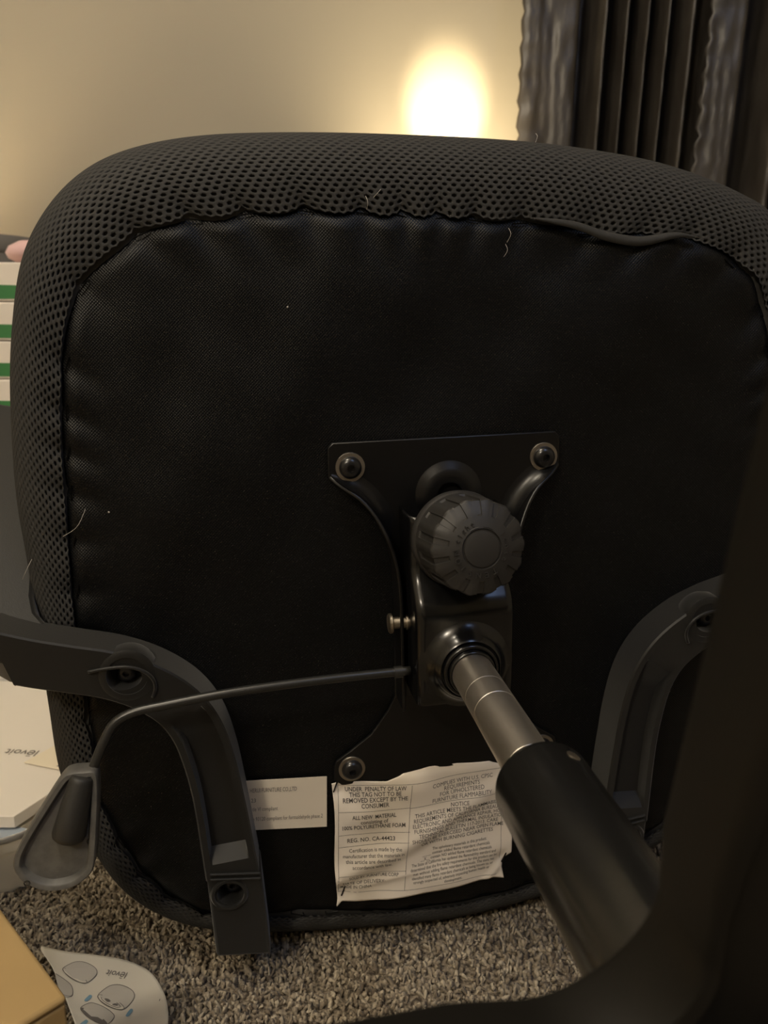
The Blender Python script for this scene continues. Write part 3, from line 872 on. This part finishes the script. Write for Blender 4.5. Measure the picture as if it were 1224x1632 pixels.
    l = MB(); l.tube(lp, [0.013 + 0.004 * k / 29 for k in range(30)], 12); l.build('rear_upright', 'armplastic', o, smooth=True, angle=180)
    # bosses and bolts
    for (bx, by), zz, rr in (((-0.2305, 0.0010), 0.0165, 1), ((-0.1715, -0.1805), 0.0145, 0)):
        f = X((bx, by, 0)); mt = Matrix.Translation((f[0] + (0.0018 if rr and not mirror else 0), f[1], zz))
        h = MB(); h.lathe([(0.0074, 0.0), (0.0074, 0.003), (0.0068, 0.0055), (0.0052, 0.0072), (0.003, 0.0078), (0.0022, 0.0078), (0.0022, 0.005), (0.0, 0.005)], 32, mt, False)
        h.build('bolt', 'bolt', o, smooth=True, angle=50)
    # curved hood rib over the front bolt, and the shoulder behind it
    hp, _ = spline([X(Vector(p) / 1000) for p in ((-251, 8.0, 31), (-240, 9.5, 31.5), (-226, 9.5, 32), (-216, 5.5, 32), (-210.5, -0.5, 32), (-209.5, -8, 31), (-212, -15, 30.5))], 40)
    h = MB(); h.tube(hp, 0.0011, 8); h.build('hood_rib', 'armplastic', o, smooth=True, angle=180)
    h = MB(); h.lathe([(0.0134, 0.012), (0.0134, 0.0309), (0.0165, 0.0309), (0.0186, 0.0298), (0.0190, 0.028), (0.0190, 0.019), (0.0172, 0.014)], 48, Matrix.Translation(X((-0.2270, 0.0022, 0))), False)
    h.build('front_boss', 'armplastic', o, smooth=True, angle=40)
    h = MB()
    for (ya, yb, z) in ((-160.5, -173.5, 31.2), (-165.0, -177.5, 31.0)):
        a = X(Vector((-186, ya, z)) / 1000); c = X(Vector((-150, ya - 4.5, z)) / 1000)
        h.tube([a, tuple((Vector(a) + Vector(c)) / 2), c], 0.0011, 8)
    h.build('cap_rib', 'armplastic', o, smooth=True)
    h = MB(); h.lathe([(0.0108, 0.0285), (0.0108, 0.0312), (0.0128, 0.0312), (0.0142, 0.029), (0.0142, 0.02)], 36, Matrix.Translation(X((-0.1735, -0.1808, 0))), False); h.build('bolt_boss', 'armplastic', o, smooth=True, angle=40)
    # little ridge mark and insert inside the channel
    h = MB(); c = X((-0.1712, -0.1555, 0.0180)); h.box(c, (0.021, 0.009, 0.005)); h.build('channel_insert', 'plastic', o, bevel=0.001)
    h = MB(); c = X((-0.1740, -0.131, 0.0178)); h.box(c, (0.006, 0.005, 0.0015)); h.build('mould_mark', 'armplastic', o, bevel=0.0005)
    o['label'] = 'dark plastic armrest bracket bolted under the seat'
    return o


armrest(False)
armrest(True)

# ---------------- star base with castors


def star_base():
    pts = []
    R = 0.032; D = 0.092; hw = 0.0245
    for k in range(5):
        phi = math.radians(92.3 + 72 * k)
        loc = [(0.312, -0.015), (0.322, -0.008), (0.322, 0.008), (0.312, 0.015)]
        for r, v in loc: pts.append((r * math.cos(phi) - v * math.sin(phi), r * math.sin(phi) + v * math.cos(phi)))
        for r in np.linspace(0.28, 0.10, 6):
            v = np.interp(r, [0.09, 0.30], [hw, 0.0225]); pts.append((r * math.cos(phi) - v * math.sin(phi), r * math.sin(phi) + v * math.cos(phi)))
        # fillet towards the next leg
        bis = phi + math.radians(36); cxy = Vector((D * math.cos(bis), D * math.sin(bis)))
        for a in np.linspace(54, -54, 13):
            aa = bis + PI + math.radians(-a)
            aa = bis + PI + math.radians(a)
            pts.append((cxy.x + R * math.cos(aa), cxy.y + R * math.sin(aa)))
        phi2 = phi + math.radians(72)
        for r in np.linspace(0.10, 0.28, 6):
            v = -np.interp(r, [0.09, 0.30], [hw, 0.0225]); pts.append((r * math.cos(phi2) - v * math.sin(phi2), r * math.sin(phi2) + v * math.cos(phi2)))
    n = len(pts)

    def zt(x, y): r = math.hypot(x, y); return 0.3450 + 0.20 * max(0, r - 0.045) + 0.05 * max(0, r - 0.10)

    def ringp(s, dz): return [(x * s, y * s, zt(x, y) + dz) for x, y in pts]
    V = [(0, 0, 0.345)] + ringp(0.93, -0.001) + ringp(0.985, 0.0005) + ringp(1.0, 0.004) + ringp(1.0, 0.024) + ringp(0.985, 0.0275) + ringp(0.9, 0.028) + ringp(0.82, 0.018) + [(0, 0, 0.365)]
    F = []
    for i in range(n):
        j = (i + 1) % n; F.append((0, 1 + j, 1 + i))
        for k in range(6): F.append((1 + k * n + i, 1 + k * n + j, 1 + (k + 1) * n + j, 1 + (k + 1) * n + i))
        F.append((1 + 6 * n + i, 1 + 6 * n + j, 1 + 7 * n))
    b = MB(); b.add(V, F); o = b.build('star_base', 'base', chair, smooth=True, angle=50)
    h = MB(); h.lathe([(0.0252, 0.335), (0.031, 0.3345), (0.034, 0.339), (0.036, 0.352), (0.036, 0.392), (0.033, 0.397), (0.0, 0.397)], 48, None, False); h.build('hub', 'base', o, smooth=True, angle=40)
    proto = None
    for k in range(5):
        phi = math.radians(92.3 + 72 * k); p = Vector((0.305 * math.cos(phi), 0.305 * math.sin(phi), 0.0))
        if proto is None:
            c = MB(); c.lathe([(0.0, 0), (0.006, 0), (0.006, 0.03), (0.0, 0.03)], 12, None, False)
            for sx in (-1, 1): c.lathe([(0.0, -0.009), (0.022, -0.009), (0.025, -0.006), (0.025, 0.006), (0.022, 0.009), (0.0, 0.009)], 24, Matrix.Translation((0.012 * sx, 0.0, 0.050)) @ Matrix.Rotation(PI / 2, 4, 'Y'), False)
            c.box((0, 0, 0.038), (0.03, 0.03, 0.02))
            proto = c.build('caster', 'plastic', o, smooth=True, angle=40); q = proto
        else:
            q = proto.copy(); COL.objects.link(q); q.parent = o
        q.location = (p.x, p.y, 0.412); q.rotation_euler = (0, 0, phi + 0.7 * k)


star_base()

# ---------------- backrest lying on the carpet behind the seat


def backrest():
    V = []; F = []; nx, ny = 13, 17
    for side in (0, 1):
        for j in range(ny):
            for i in range(nx):
                u = i / (nx - 1) * 2 - 1; v = j / (ny - 1)
                w = 0.20 * (1 - 0.18 * (2 * v - 1) ** 4)
                e = (1 - abs(u) ** 4) * (1 - abs(2 * v - 1) ** 6)
                V.append((u * w, -0.225 + (0.024 if side else -0.02) * max(e, 0) ** 0.5 + 0.02 * (u * u), -0.15 - 0.46 * v))
    for s in (0, 1):
        for j in range(ny - 1):
            for i in range(nx - 1): a = s * nx * ny + j * nx + i; F.append((a, a + 1, a + nx + 1, a + nx))
    b = MB(); b.add(V, F); o = b.build('backrest', 'mesh', chair, smooth=True, angle=180)
    s = MB(); s.tube(spline(mm([(0, -100, -30), (0, -200, -40), (0, -246, -90), (0, -240, -200)]), 20)[0], 0.012, 10); s.build('backrest_bar', 'metal', o, smooth=True)


backrest()

# ---------------- labels on the dust cover


def label_sticker():
    z = 0.0022
    b = MB(); b.prism(mm([(-186, -103.5), (-95.4, -110.1), (-97.4, -154.4), (-186, -146)]), z, z + 0.0003)
    o = b.build('compliance_sticker', 'label', chair); o['label'] = 'small cream compliance sticker partly under the armrest bracket'
    t = MB(); ang = math.atan2(-3.8, 34.7)
    for s, x, y, size, w in (('HERUI FURNITURE CO.,LTD', -154.0, -116.2, 5.2, 35.2), ('23', -153.8, -124.7, 4.8, 3.6), ('tle VI compliant', -153.4, -132.4, 4.8, 19.2), ('e 93120 compliant for formaldehyde phase 2', -153.6, -141.0, 4.8, 53.5)):
        v, f = text_geo(s, size / 1000, w / 1000, 0.004)
        m2 = Matrix.Translation((x / 1000, y / 1000, z + 0.00045)) @ Matrix.Rotation(-0.085 if x < -100 else 0, 4, 'Z')
        t.add([m2 @ Vector(p) for p in v], f)
    t.build('printed_text', 'ink2', o, fix=False)


label_sticker()


def law_tag():
    # crumpled care tag held by staples at its corners
    def zf(x, y):
        x, y = np.asarray(x), np.asarray(y)
        X = x * 1000; Y = y * 1000
        # one long diagonal crease from lower left to upper right and some small ones
        dcr = (Y + 200) - (X + 80) * 0.50 - 4 * np.sin(X / 22)
        z = 0.0046 + 0.0017 * np.exp(-(dcr / 8.0) ** 2) - 0.0009 * np.exp(-((dcr + 11) / 8.0) ** 2)
        d2 = (Y + 212) - (X + 70) * 0.15
        z = z + 0.0014 * np.exp(-(d2 / 3.0) ** 2) * np.exp(-((X + 55) / 24) ** 2)
        d3 = (Y + 208) - (X - 45) * 1.2
        z = z + 0.0013 * np.exp(-(d3 / 4.5) ** 2) * smin(X, 0, 30)
        z = z + 0.0008 * np.sin(X / 9 + Y / 15) * np.sin(Y / 11 - X / 30) + 0.0007 * np.sin(X / 17 - Y / 8)
        # pulled down at staples
        for sx, sy in ((-89, -120), (-88, -216), (46, -205)): z = z - 0.0035 * np.exp(-((X - sx) ** 2 + (Y - sy) ** 2) / 60)
        z = z - 0.0016 * np.exp(-((Y + 112) / 4) ** 2)
        return np.maximum(z, 0.0015 - 0.0 * x)
    nx, ny = 110, 84; V = []; F = []
    for j in range(ny):
        v = j / (ny - 1)
        for i in range(nx):
            u = i / (nx - 1)
            xl = -92 + 1.0 * math.sin(v * 7) - 1.5 * math.exp(-((v - 1) / 0.05) ** 2); xr = 50.5 + 2.5 * math.sin(v * 3.1) - 6.5 * float(smin(v, 0.77, 0.84)) * (1 - 0.4 * float(smin(v, .9, 1)))
            yt = np.interp(u, [0, 0.06, 0.17, 0.30, 0.37, 0.44, 0.7, 1.0], [-117.5, -116, -117.0, -119.5, -116.5, -111.5, -111.5, -114]); yb = np.interp(u, [0, 0.03, 0.3, 0.6, 0.93, 1.0], [-229, -224.5, -228, -227, -222, -224])
            x = xl + (xr - xl) * u; y = yt + (yb - yt) * v
            V.append((x / 1000, y / 1000, float(zf(x / 1000, y / 1000))))
    for j in range(ny - 1):
        for i in range(nx - 1): a = j * nx + i; F.append((a, a + 1, a + nx + 1, a + nx))
    b = MB(); b.add(V, F); o = b.build('law_tag', 'tag', chair, smooth=True, angle=180, fix=False)
    sd = o.modifiers.new('thickness', 'SOLIDIFY'); sd.thickness = 0.0002; sd.offset = -1
    o['label'] = 'crumpled white law tag stapled to the dust cover'

    def bend(x, y):
        """page grid to seat plane: the sheet sags slightly in the middle"""
        X = np.asarray(x); return np.asarray(y) - 0.0045 * np.exp(-((X + 0.03) / 0.035) ** 2)
    T = MB()

    def line(s, xc, y, size, width=None, bold=0.0, align='CENTER', slope=0.0):
        v, f = text_geo(s, size / 1000, width / 1000 if width else None, bold, align)
        if not len(v): return
        px = v[:, 0] + xc / 1000; py = bend(px, v[:, 1] + y / 1000 + slope * v[:, 0])
        T.add(np.stack([px, py, zf(px, py) + 0.00035], 1), f)
    bo = 0.012
    for s, xc, y, sz, w in (('UNDER  PENALTY OF LAW', -58, -124.3, 5.4, 48), ('THIS TAG NOT TO BE', -58.5, -129.0, 5.4, 41), ('REMOVED EXCEPT BY THE', -58.5, -133.7, 5.4, 51), ('CONSUMER', -59, -138.5, 5.4, 22),
                            ('ALL NEW  MATERIAL', -60, -148.2, 5.2, 35), ('consisting of', -60, -153.0, 5.2, 22), ('100% POLYURETHANE FOAM', -60.5, -157.7, 5.2, 50),
                            ('REG. NO. CA-44423', -63, -169.6, 5.2, 38)): line(s, xc, y, sz, w, bo)
    for s, xc, y, w in (('Certification is made by the', -60, -178.5, 42), ('manufacturer that the materials in', -61.5, -183.4, 49), ('this article are described in', -62, -188.2, 44), ('accordance with law.', -63, -193, 32)): line(s, xc, y, 4.6, w, 0.004)
    for s, xc, y, w in (('SOLD BY: FURNITURE CORP', -62, -203, 40), ('DATE OF DELIVERY:', -70, -208.5, 34), ('MADE IN CHINA', -76.5, -212.6, 25)): line(s, xc, y, 4.2, w, 0.006)
    for s, xc, y, sz, w in (('COMPLIES WITH U.S. CPSC', 11.5, -126.8, 5.2, 49), ('REQUIREMENTS', 11, -131.4, 5.2, 29), ('FOR UPHOLSTERED', 11, -136.0, 5.2, 36), ('FURNITURE FLAMMABILITY', 11, -140.8, 5.2, 48)): line(s, xc, y, sz, w, 0.0)
    for s, xc, y, sz, w in (('NOTICE', 9, -147.0, 4.8, 14.5), ('THIS ARTICLE MEETS THE FLAMMABILITY', 9, -151.3, 4.8, 73), ('REQUIREMENTS OF CALIFORNIA BUREAU OF', 9, -155.6, 4.8, 75), ('ELECTRONIC AND APPLIANCE REPAIR, HOME', 9, -159.9, 4.8, 77), ('FURNISHINGS AND THERMAL INSULATION', 9, -164.2, 4.8, 75),
                            ('TECHNICAL BULLETIN 117-2013. CARE', 8, -168.5, 4.8, 66), ('SHOULD BE EXERCISED NEAR OPEN FLAME', 7.5, -172.8, 4.8, 76), ('OR WITH BURNING CIGARETTES', 7, -177.4, 4.8, 60)): line(s, xc, y, sz, w, 0.006)
    for s, xc, y, w in (('The upholstery materials in this product:', 9, -184.4, 45), ('_____ contain added flame retardant chemicals', 6, -188.4, 56), ('__X__ contain NO added flame retardant chemicals', 6, -192.4, 59), ('The State of California has updated the flammability standard and', 4, -196.4, 70),
                        ('determined that the fire safety requirements for this product can be', 4, -200.4, 72), ('met without adding flame retardant chemicals. The state has', 4, -204.4, 68), ('identified many flame retardant chemicals as being known to, or', 3, -208.4, 68), ('strongly suspected of, adversely impacting human health or', 2, -212.3, 64), ('development.', 3, -216.2, 15)): line(s, xc, y, 3.9, w, 0.004)
    tx = T.build('printed_text', 'ink', o, fix=False)
    # ruled frame
    G = MB()

    def rule(x0, y0, x1, y1):
        n = 30; V = []; F = []
        L = math.hypot(x1 - x0, y1 - y0); ox, oy = -(y1 - y0) / L * 0.18, (x1 - x0) / L * 0.18
        for k in range(n + 1):
            t = k / n; x = x0 + (x1 - x0) * t; y = y0 + (y1 - y0) * t
            for s in (-1, 1):
                X = (x + ox * s) / 1000; Y = float(bend(X, (y + oy * s) / 1000)); V.append((X, Y, float(zf(X, Y)) + 0.0003))
        for k in range(n): F.append((2 * k, 2 * k + 1, 2 * k + 3, 2 * k + 2))
        G.add(V, F)
    for a in ((-87, -119, 45, -120), (-88, -141.5, -31, -141.5), (-31, -142, 45, -142), (-88.5, -162.5, -32, -162.5), (-89, -173.5, -33, -171.5), (-90, -199, -36, -199), (-91, -216, 40, -219), (-87, -119, -91, -216), (-29.5, -120.5, -37.5, -217.5), (45, -120, 43, -205)): rule(*a)
    G.build('ruled_line', 'ink2', o, fix=False)
    for x, y, a in ((-89.3, -120, 70), (-87, -215.5, 70), (46.5, -204, 65)):
        s = MB(); r = Matrix.Translation((x / 1000, y / 1000, float(zf(x / 1000, y / 1000)) + 0.0012)) @ Matrix.Rotation(math.radians(a), 4, 'Z')
        s.tube([r @ Vector(p) for p in ((-0.0045, 0, -0.002), (-0.0045, 0, 0), (0.0045, 0, 0), (0.0045, 0, -0.002))], 0.00055, 6); s.build('staple', 'staple', o, smooth=True)


law_tag()

# ------------------------------------------------------------------ things on the carpet and behind
CARP = 0.006


def cardboard_box():
    C = Vector((-0.187, 0.376)); a = Vector((-0.717, 0.697)).normalized(); bdir = Vector((-a.y, a.x)); bdir = Vector((-0.697, -0.717))
    la, lb, h = 0.26, 0.22, 0.114
    mid = C + a * la / 2 + bdir * lb / 2
    t = empty('cardboard_box', (mid.x, mid.y, CARP)); t.rotation_euler = (0, 0, math.atan2(a.y, a.x))
    # local x along a, local y along +90deg; corner C lies at (-la/2, -?)
    b = MB(); b.box((0, 0, h / 2 - 0.002), (la, lb, h - 0.004)); b.build('body', 'card', t, bevel=0.002)
    l = MB(); l.box((0, 0, h - 0.001), (la + 0.001, lb + 0.001, 0.005)); l.build('top_flap', 'card', t, bevel=0.0024, seg=3)
    tag(t, 'plain brown cardboard box at the bottom left corner of the picture', 'box')


cardboard_box()


def place_text(mb, s, size, width, origin, ang, z, bold=0.0, curve=None):
    v, f = text_geo(s, size, width, bold)
    ca, sa = math.cos(ang), math.sin(ang)
    mb.add([(origin[0] + p[0] * ca - p[1] * sa, origin[1] + p[0] * sa + p[1] * ca, z if curve is None else z) for p in v], f)


def leaflet():
    # a printed guide with a rounded end, lying upside down to the viewer, its left edge lifted against the box
    out, _ = spline([(-0.2745, 0.5220), (-0.250, 0.5262), (-0.226, 0.5258), (-0.205, 0.5213), (-0.185, 0.5105), (-0.170, 0.4930), (-0.161, 0.4755), (-0.157, 0.4560), (-0.158, 0.430), (-0.165, 0.405), (-0.178, 0.385), (-0.187, 0.392), (-0.205, 0.430), (-0.222, 0.455), (-0.240, 0.480), (-0.258, 0.503)], 120, True)

    def zz(x, y):
        d = (x + 0.2745) * 0.745 + (y - 0.522) * 0.55   # distance in from the left edge
        return CARP + 0.005 + 0.010 * math.exp(-max(d, 0) / 0.012) + 0.002 * math.sin(x * 40 + y * 25)
    cx_, cy_ = -0.205, 0.470; V = [(cx_, cy_, zz(cx_, cy_))]; F = []; n = 120
    rings = [0.2, 0.4, 0.6, 0.75, 0.87, 0.95, 1.0]
    for f in rings:
        for x, y in out: X = cx_ + (x - cx_) * f; Y = cy_ + (y - cy_) * f; V.append((X, Y, zz(X, Y)))
    for i in range(n):
        j = (i + 1) % n; F.append((0, 1 + i, 1 + j))
        for k in range(len(rings) - 1): F.append((1 + k * n + i, 1 + k * n + j, 1 + (k + 1) * n + j, 1 + (k + 1) * n + i))
    t = empty('printed_leaflet', (cx_, cy_, CARP)); inv = Vector((-cx_, -cy_, -CARP))
    V = [tuple(Vector(p) + inv) for p in V]
    b = MB(); b.add(V, F); s = b.build('sheet', 'leaflet', t, smooth=True, angle=180)
    sd = s.modifiers.new('thickness', 'SOLIDIFY'); sd.thickness = 0.0003
    if s.data.polygons[0].normal.z < 0: s.data.flip_normals()
    sd.offset = -1

    def put(mb, v, f, dz=0.0004): mb.add([(x + inv.x, y + inv.y, zz(x, y) + dz - CARP) for x, y in v], f)
    g = MB(); v, f = text_geo('lēvoit', 0.0088, 0.0165, 0.004); a = PI - 0.12
    put(g, [(-0.2020 + p[0] * math.cos(a) - p[1] * math.sin(a), 0.5095 + p[0] * math.sin(a) + p[1] * math.cos(a)) for p in v], f)
    g.build('logo_print', 'ink2', s, fix=False)
    # line drawings of a rounded canister: closed, and opened with its base taken off
    ink = MB(); grey = MB(); dark = MB(); lite = MB()

    def stroke(pts, w=0.0005, closed=False):
        P, _ = spline(pts, 40, closed); V = []; F = []; m = len(P)
        for i in range(m):
            tt = P[(i + 1) % m] - P[i - 1] if closed else P[min(i + 1, m - 1)] - P[max(i - 1, 0)]
            tt = tt / (np.linalg.norm(tt) + 1e-12); nn = np.array([-tt[1], tt[0]]) * w / 2
            V += [P[i] + nn, P[i] - nn]
        for i in range(m if closed else m - 1): j = (i + 1) % m; F.append((2 * i, 2 * i + 1, 2 * j + 1, 2 * j))
        put(ink, V, F, 0.0006)

    def fill(mb, pts, dz=0.0004):
        P, _ = spline(pts, 40, True); put(mb, [tuple(p) for p in P], [tuple(range(40))], dz)

    def frame(o, ang, sc):
        ca, sa = math.cos(ang), math.sin(ang)
        return lambda x, y: (o[0] + (x * ca - y * sa) * sc, o[1] + (x * sa + y * ca) * sc)

    def canister(T, opened):
        body = [T(-1, 0), T(-1.05, 0.5), T(-0.95, 0.95), T(-0.6, 1.25), T(0, 1.35), T(0.6, 1.25), T(0.95, 0.95), T(1.05, 0.5), T(1, 0), T(0.6, -0.22), T(0, -0.3), T(-0.6, -0.22)]
        fill(grey, body); stroke(body, closed=True)
        el = [T(math.cos(a), 0.27 * math.sin(a)) for a in np.linspace(0, 2 * PI, 16, endpoint=False)]
        fill(lite, el, 0.0005); stroke(el, closed=True)
        if opened:
            e2 = [T(0.72 * math.cos(a), 0.17 * math.sin(a)) for a in np.linspace(0, 2 * PI, 16, endpoint=False)]; stroke(e2, closed=True)
            fill(dark, [T(-0.5, 0.02), T(-0.3, 0.12), T(-0.05, 0.05), T(-0.2, -0.08)], 0.0007); fill(dark, [T(0.2, -0.1), T(0.5, -0.02), T(0.45, 0.1), T(0.25, 0.05)], 0.0007)

    def cup(T):
        body = [T(-1, 0), T(-0.95, 0.6), T(-0.6, 0.78), T(0, 0.85), T(0.6, 0.78), T(0.95, 0.6), T(1, 0), T(0.6, -0.2), T(0, -0.27), T(-0.6, -0.2)]
        fill(grey, body); stroke(body, closed=True)
        fill(dark, [T(math.cos(a), 0.22 * math.sin(a) - 0.02) for a in np.linspace(0, 2 * PI, 16, endpoint=False)], 0.0006)
    A = -0.42
    canister(frame((-0.2052, 0.4800), A, 0.0125), True)
    cup(frame((-0.2120, 0.4650), A, 0.0125))
    canister(frame((-0.2400, 0.5005), A, 0.0118), False)
    fill(grey, [(-0.2525, 0.4965), (-0.239, 0.4905), (-0.2335, 0.4795), (-0.2395, 0.4765)]); stroke([(-0.2525, 0.4965), (-0.239, 0.4905), (-0.2335, 0.4795), (-0.2395, 0.4765)])
    for x, y in ((-0.2225, 0.4810), (-0.1890, 0.4720), (-0.2160, 0.4565)):
        blue = MB(); fill(blue, [(x - 0.0016, y - 0.0026), (x + 0.0008, y - 0.0030), (x + 0.0022, y + 0.0022), (x, y + 0.0034)], 0.0005); blue.build('arrow_print', 'printblue', s, fix=False)
    stroke([(-0.1695, 0.4843), (-0.1695, 0.4825)], 0.0006)
    for mb, nm, m in ((grey, 'drawing_fill', 'sketchgrey'), (lite, 'drawing_face', 'leaflet'), (dark, 'drawing_shade', 'ink2'), (ink, 'drawing_line', 'ink2')):
        mb.build(nm, m, s, fix=False)
    tag(t, 'white printed leaflet with rounded end lying on the carpet beside the cardboard box', 'leaflet')


leaflet()


def storage_bin():
    # shallow frosted tub, corner towards the viewer
    cor = Vector((-0.316, 0.584)); W_, D_, H_ = 0.42, 0.44, 0.070; rot = math.radians(-8)
    c = cor + Matrix.Rotation(rot, 2) @ Vector((-W_ / 2, D_ / 2))
    t = empty('storage_bin', (c.x, c.y, CARP - 0.003)); t.rotation_euler = (0, 0, rot)

    def rr(w, d, r, z):
        out = []
        for sx, sy, a0 in ((1, 1, 0), (-1, 1, 90), (-1, -1, 180), (1, -1, 270)):
            for a in np.linspace(a0, a0 + 90, 8): out.append((sx * (w / 2 - r) + r * math.cos(math.radians(a)), sy * (d / 2 - r) + r * math.sin(math.radians(a)), z))
        return out
    prof = [(W_ - 0.05, D_ - 0.05, 0.03, 0.002), (W_ - 0.026, D_ - 0.026, 0.04, 0.0), (W_ - 0.020, D_ - 0.020, 0.045, 0.010), (W_ - 0.016, D_ - 0.016, 0.045, 0.040), (W_ - 0.014, D_ - 0.014, 0.045, 0.046), (W_ - 0.006, D_ - 0.006, 0.045, 0.048), (W_ - 0.004, D_ - 0.004, 0.045, 0.064), (W_, D_, 0.045, 0.066), (W_ + 0.002, D_ + 0.002, 0.045, 0.060)]
    V = []; F = []
    for p in prof: V += rr(*p)
    n = 32
    for k in range(len(prof) - 1):
        for i in range(n): j = (i + 1) % n; F.append((k * n + i, k * n + j, (k + 1) * n + j, (k + 1) * n + i))
    F.append(tuple(range(n)))
    b = MB(); b.add(V, F); o = b.build('tub', 'bin', t, smooth=True, angle=60)
    sd = o.modifiers.new('thickness', 'SOLIDIFY'); sd.thickness = 0.0016
    tag(t, 'shallow frosted plastic tub full of papers left of the chair', 'storage bin')
    return c, rot


bin_c, bin_rot = storage_bin()


def sheet(name, pts, z, th, m, label, text=None, cat='paper'):
    """a flat booklet or sheet: corners (x, y) on its own level"""
    c = sum((Vector(p) for p in pts), Vector((0, 0))) / len(pts)
    t = MB(); t.prism([(p[0] - c.x, p[1] - c.y) for p in pts], 0, th)
    o = t.build(name, m, bevel=min(0.0006, th / 3)); o.location = (c.x, c.y, z)
    tag(o, label, cat, 'papers in the plastic tub')
    if text:
        s, size, w, org, ang = text
        g = MB(); place_text(g, s, size, w, (org[0] - c.x, org[1] - c.y), ang, th + 0.0004, 0.004); g.build('logo_print', 'ink2', o, fix=False)
    return o


sheet('booklet', [(-0.352, 0.630), (-0.318, 0.700), (-0.335, 0.86), (-0.50, 0.90), (-0.50, 0.64)], 0.014, 0.030, 'paper', 'thick white booklet lowest in the plastic tub')
sheet('envelope', [(-0.338, 0.660), (-0.316, 0.698), (-0.308, 0.77), (-0.40, 0.80), (-0.47, 0.67)], 0.046, 0.003, 'cream', 'cream envelope in the tub under the logo booklet')
sheet('booklet', [(-0.3445, 0.6335), (-0.313, 0.700), (-0.350, 0.875), (-0.55, 0.80), (-0.50, 0.635)], 0.051, 0.012, 'lilac', 'white booklet with upside-down logo on top of the papers in the tub', ('lēvoit', 0.0165, 0.036, (-0.3705, 0.7490), PI - 0.10))
sheet('paper_slip', [(-0.376, 0.7230), (-0.315, 0.704), (-0.300, 0.74), (-0.352, 0.768)], 0.0645, 0.0006, 'cream', 'small cream slip lying over the logo booklet in the tub', ('o', 0.008, 0.010, (-0.338, 0.7135), 0.2))
sheet('clear_folder', [(-0.44, 0.840), (-0.340, 0.905), (-0.345, 0.960), (-0.60, 0.94), (-0.58, 0.82)], 0.040, 0.010, 'lilac', 'pale blue grey folder at the back of the plastic tub', cat='folder')
sheet('blue_folder', [(-0.358, 0.6235), (-0.322, 0.6225), (-0.317, 0.632), (-0.345, 0.640), (-0.50, 0.640), (-0.50, 0.625)], 0.044, 0.004, 'bluestrip', 'blue folder edge below the white booklets in the tub', cat='folder')


def carton_stack():
    y = 1.05; pitch = 0.0535; top = 0.598; rot = math.radians(3)
    nb = int(top / pitch); names = ['topmost white carton with a green band in the stack behind the chair', 'second white carton from the top of the stack behind the chair', 'third white carton from the top of the stack behind the chair', 'fourth white carton from the top of the stack behind the chair']
    for k in range(nb):
        z = top - (k + 1) * pitch
        if z < 0.004: break
        t = empty('carton', (-0.625 + random.uniform(-.002, .002), y + 0.16, z)); t.rotation_euler = (0, 0, rot + random.uniform(-.01, .01))
        b = MB(); b.box((0, 0, pitch / 2), (0.30, 0.20, pitch - 0.0012)); bo = b.build('body', 'whitebox', t, bevel=0.002)
        g = MB(); pts, _ = spline([(-0.15, 0.0042), (0.05, 0.0040), (0.125, 0.0050), (0.138, 0.012), (0.132, 0.0195), (0.10, 0.0225), (0.0, 0.0235), (-0.15, 0.0225)], 40, True)
        g.prism([(x, q) for x, q in pts], 0, 0.0006, Matrix.Translation((0, -0.1, 0)) @ Matrix.Rotation(PI / 2, 4, 'X')); g.build('printed_band', 'green', t)
        lab = names[k] if k < 4 else '%s white carton from the top of the stack, behind the armrest' % ('fifth', 'sixth', 'seventh', 'eighth', 'ninth', 'tenth', 'eleventh')[k - 4]
        tag(t, lab, 'carton', 'white and green cartons in a stack')
    # soft pink bundle and a grey felt basket on top of and behind the stack
    m = MB(); m.lathe([(0.0, 0.0), (0.030, 0.002), (0.046, 0.014), (0.050, 0.026), (0.044, 0.040), (0.026, 0.052), (0.0, 0.056)], 32, Matrix.Diagonal((0.8, 0.8, 0.62, 1)), False)
    o = m.build('soft_toy', 'pink', smooth=True, angle=180); o.location = (-0.500, 1.16, top - 0.001)
    tag(o, 'pale pink soft rounded bundle on top of the carton stack', 'soft toy')
    t = empty('felt_basket', (-0.80, 1.50, 0.0))
    m = MB(); m.lathe([(0.0, 0.0), (0.150, 0.0), (0.168, 0.05), (0.176, 0.66), (0.170, 0.665), (0.166, 0.655), (0.150, 0.05), (0.0, 0.02)], 40, None, False); m.build('basket_body', 'greyfab', t, smooth=True, angle=50)
    m = MB(); m.lathe([(0.178, 0.640), (0.182, 0.650), (0.178, 0.668), (0.168, 0.668)], 40, None, False); m.build('rim_band', 'greyfab', t, smooth=True)
    tag(t, 'tall grey felt basket behind the white cartons', 'basket')


carton_stack()

bpy.data.objects.remove(_fo); bpy.data.curves.remove(_fc)
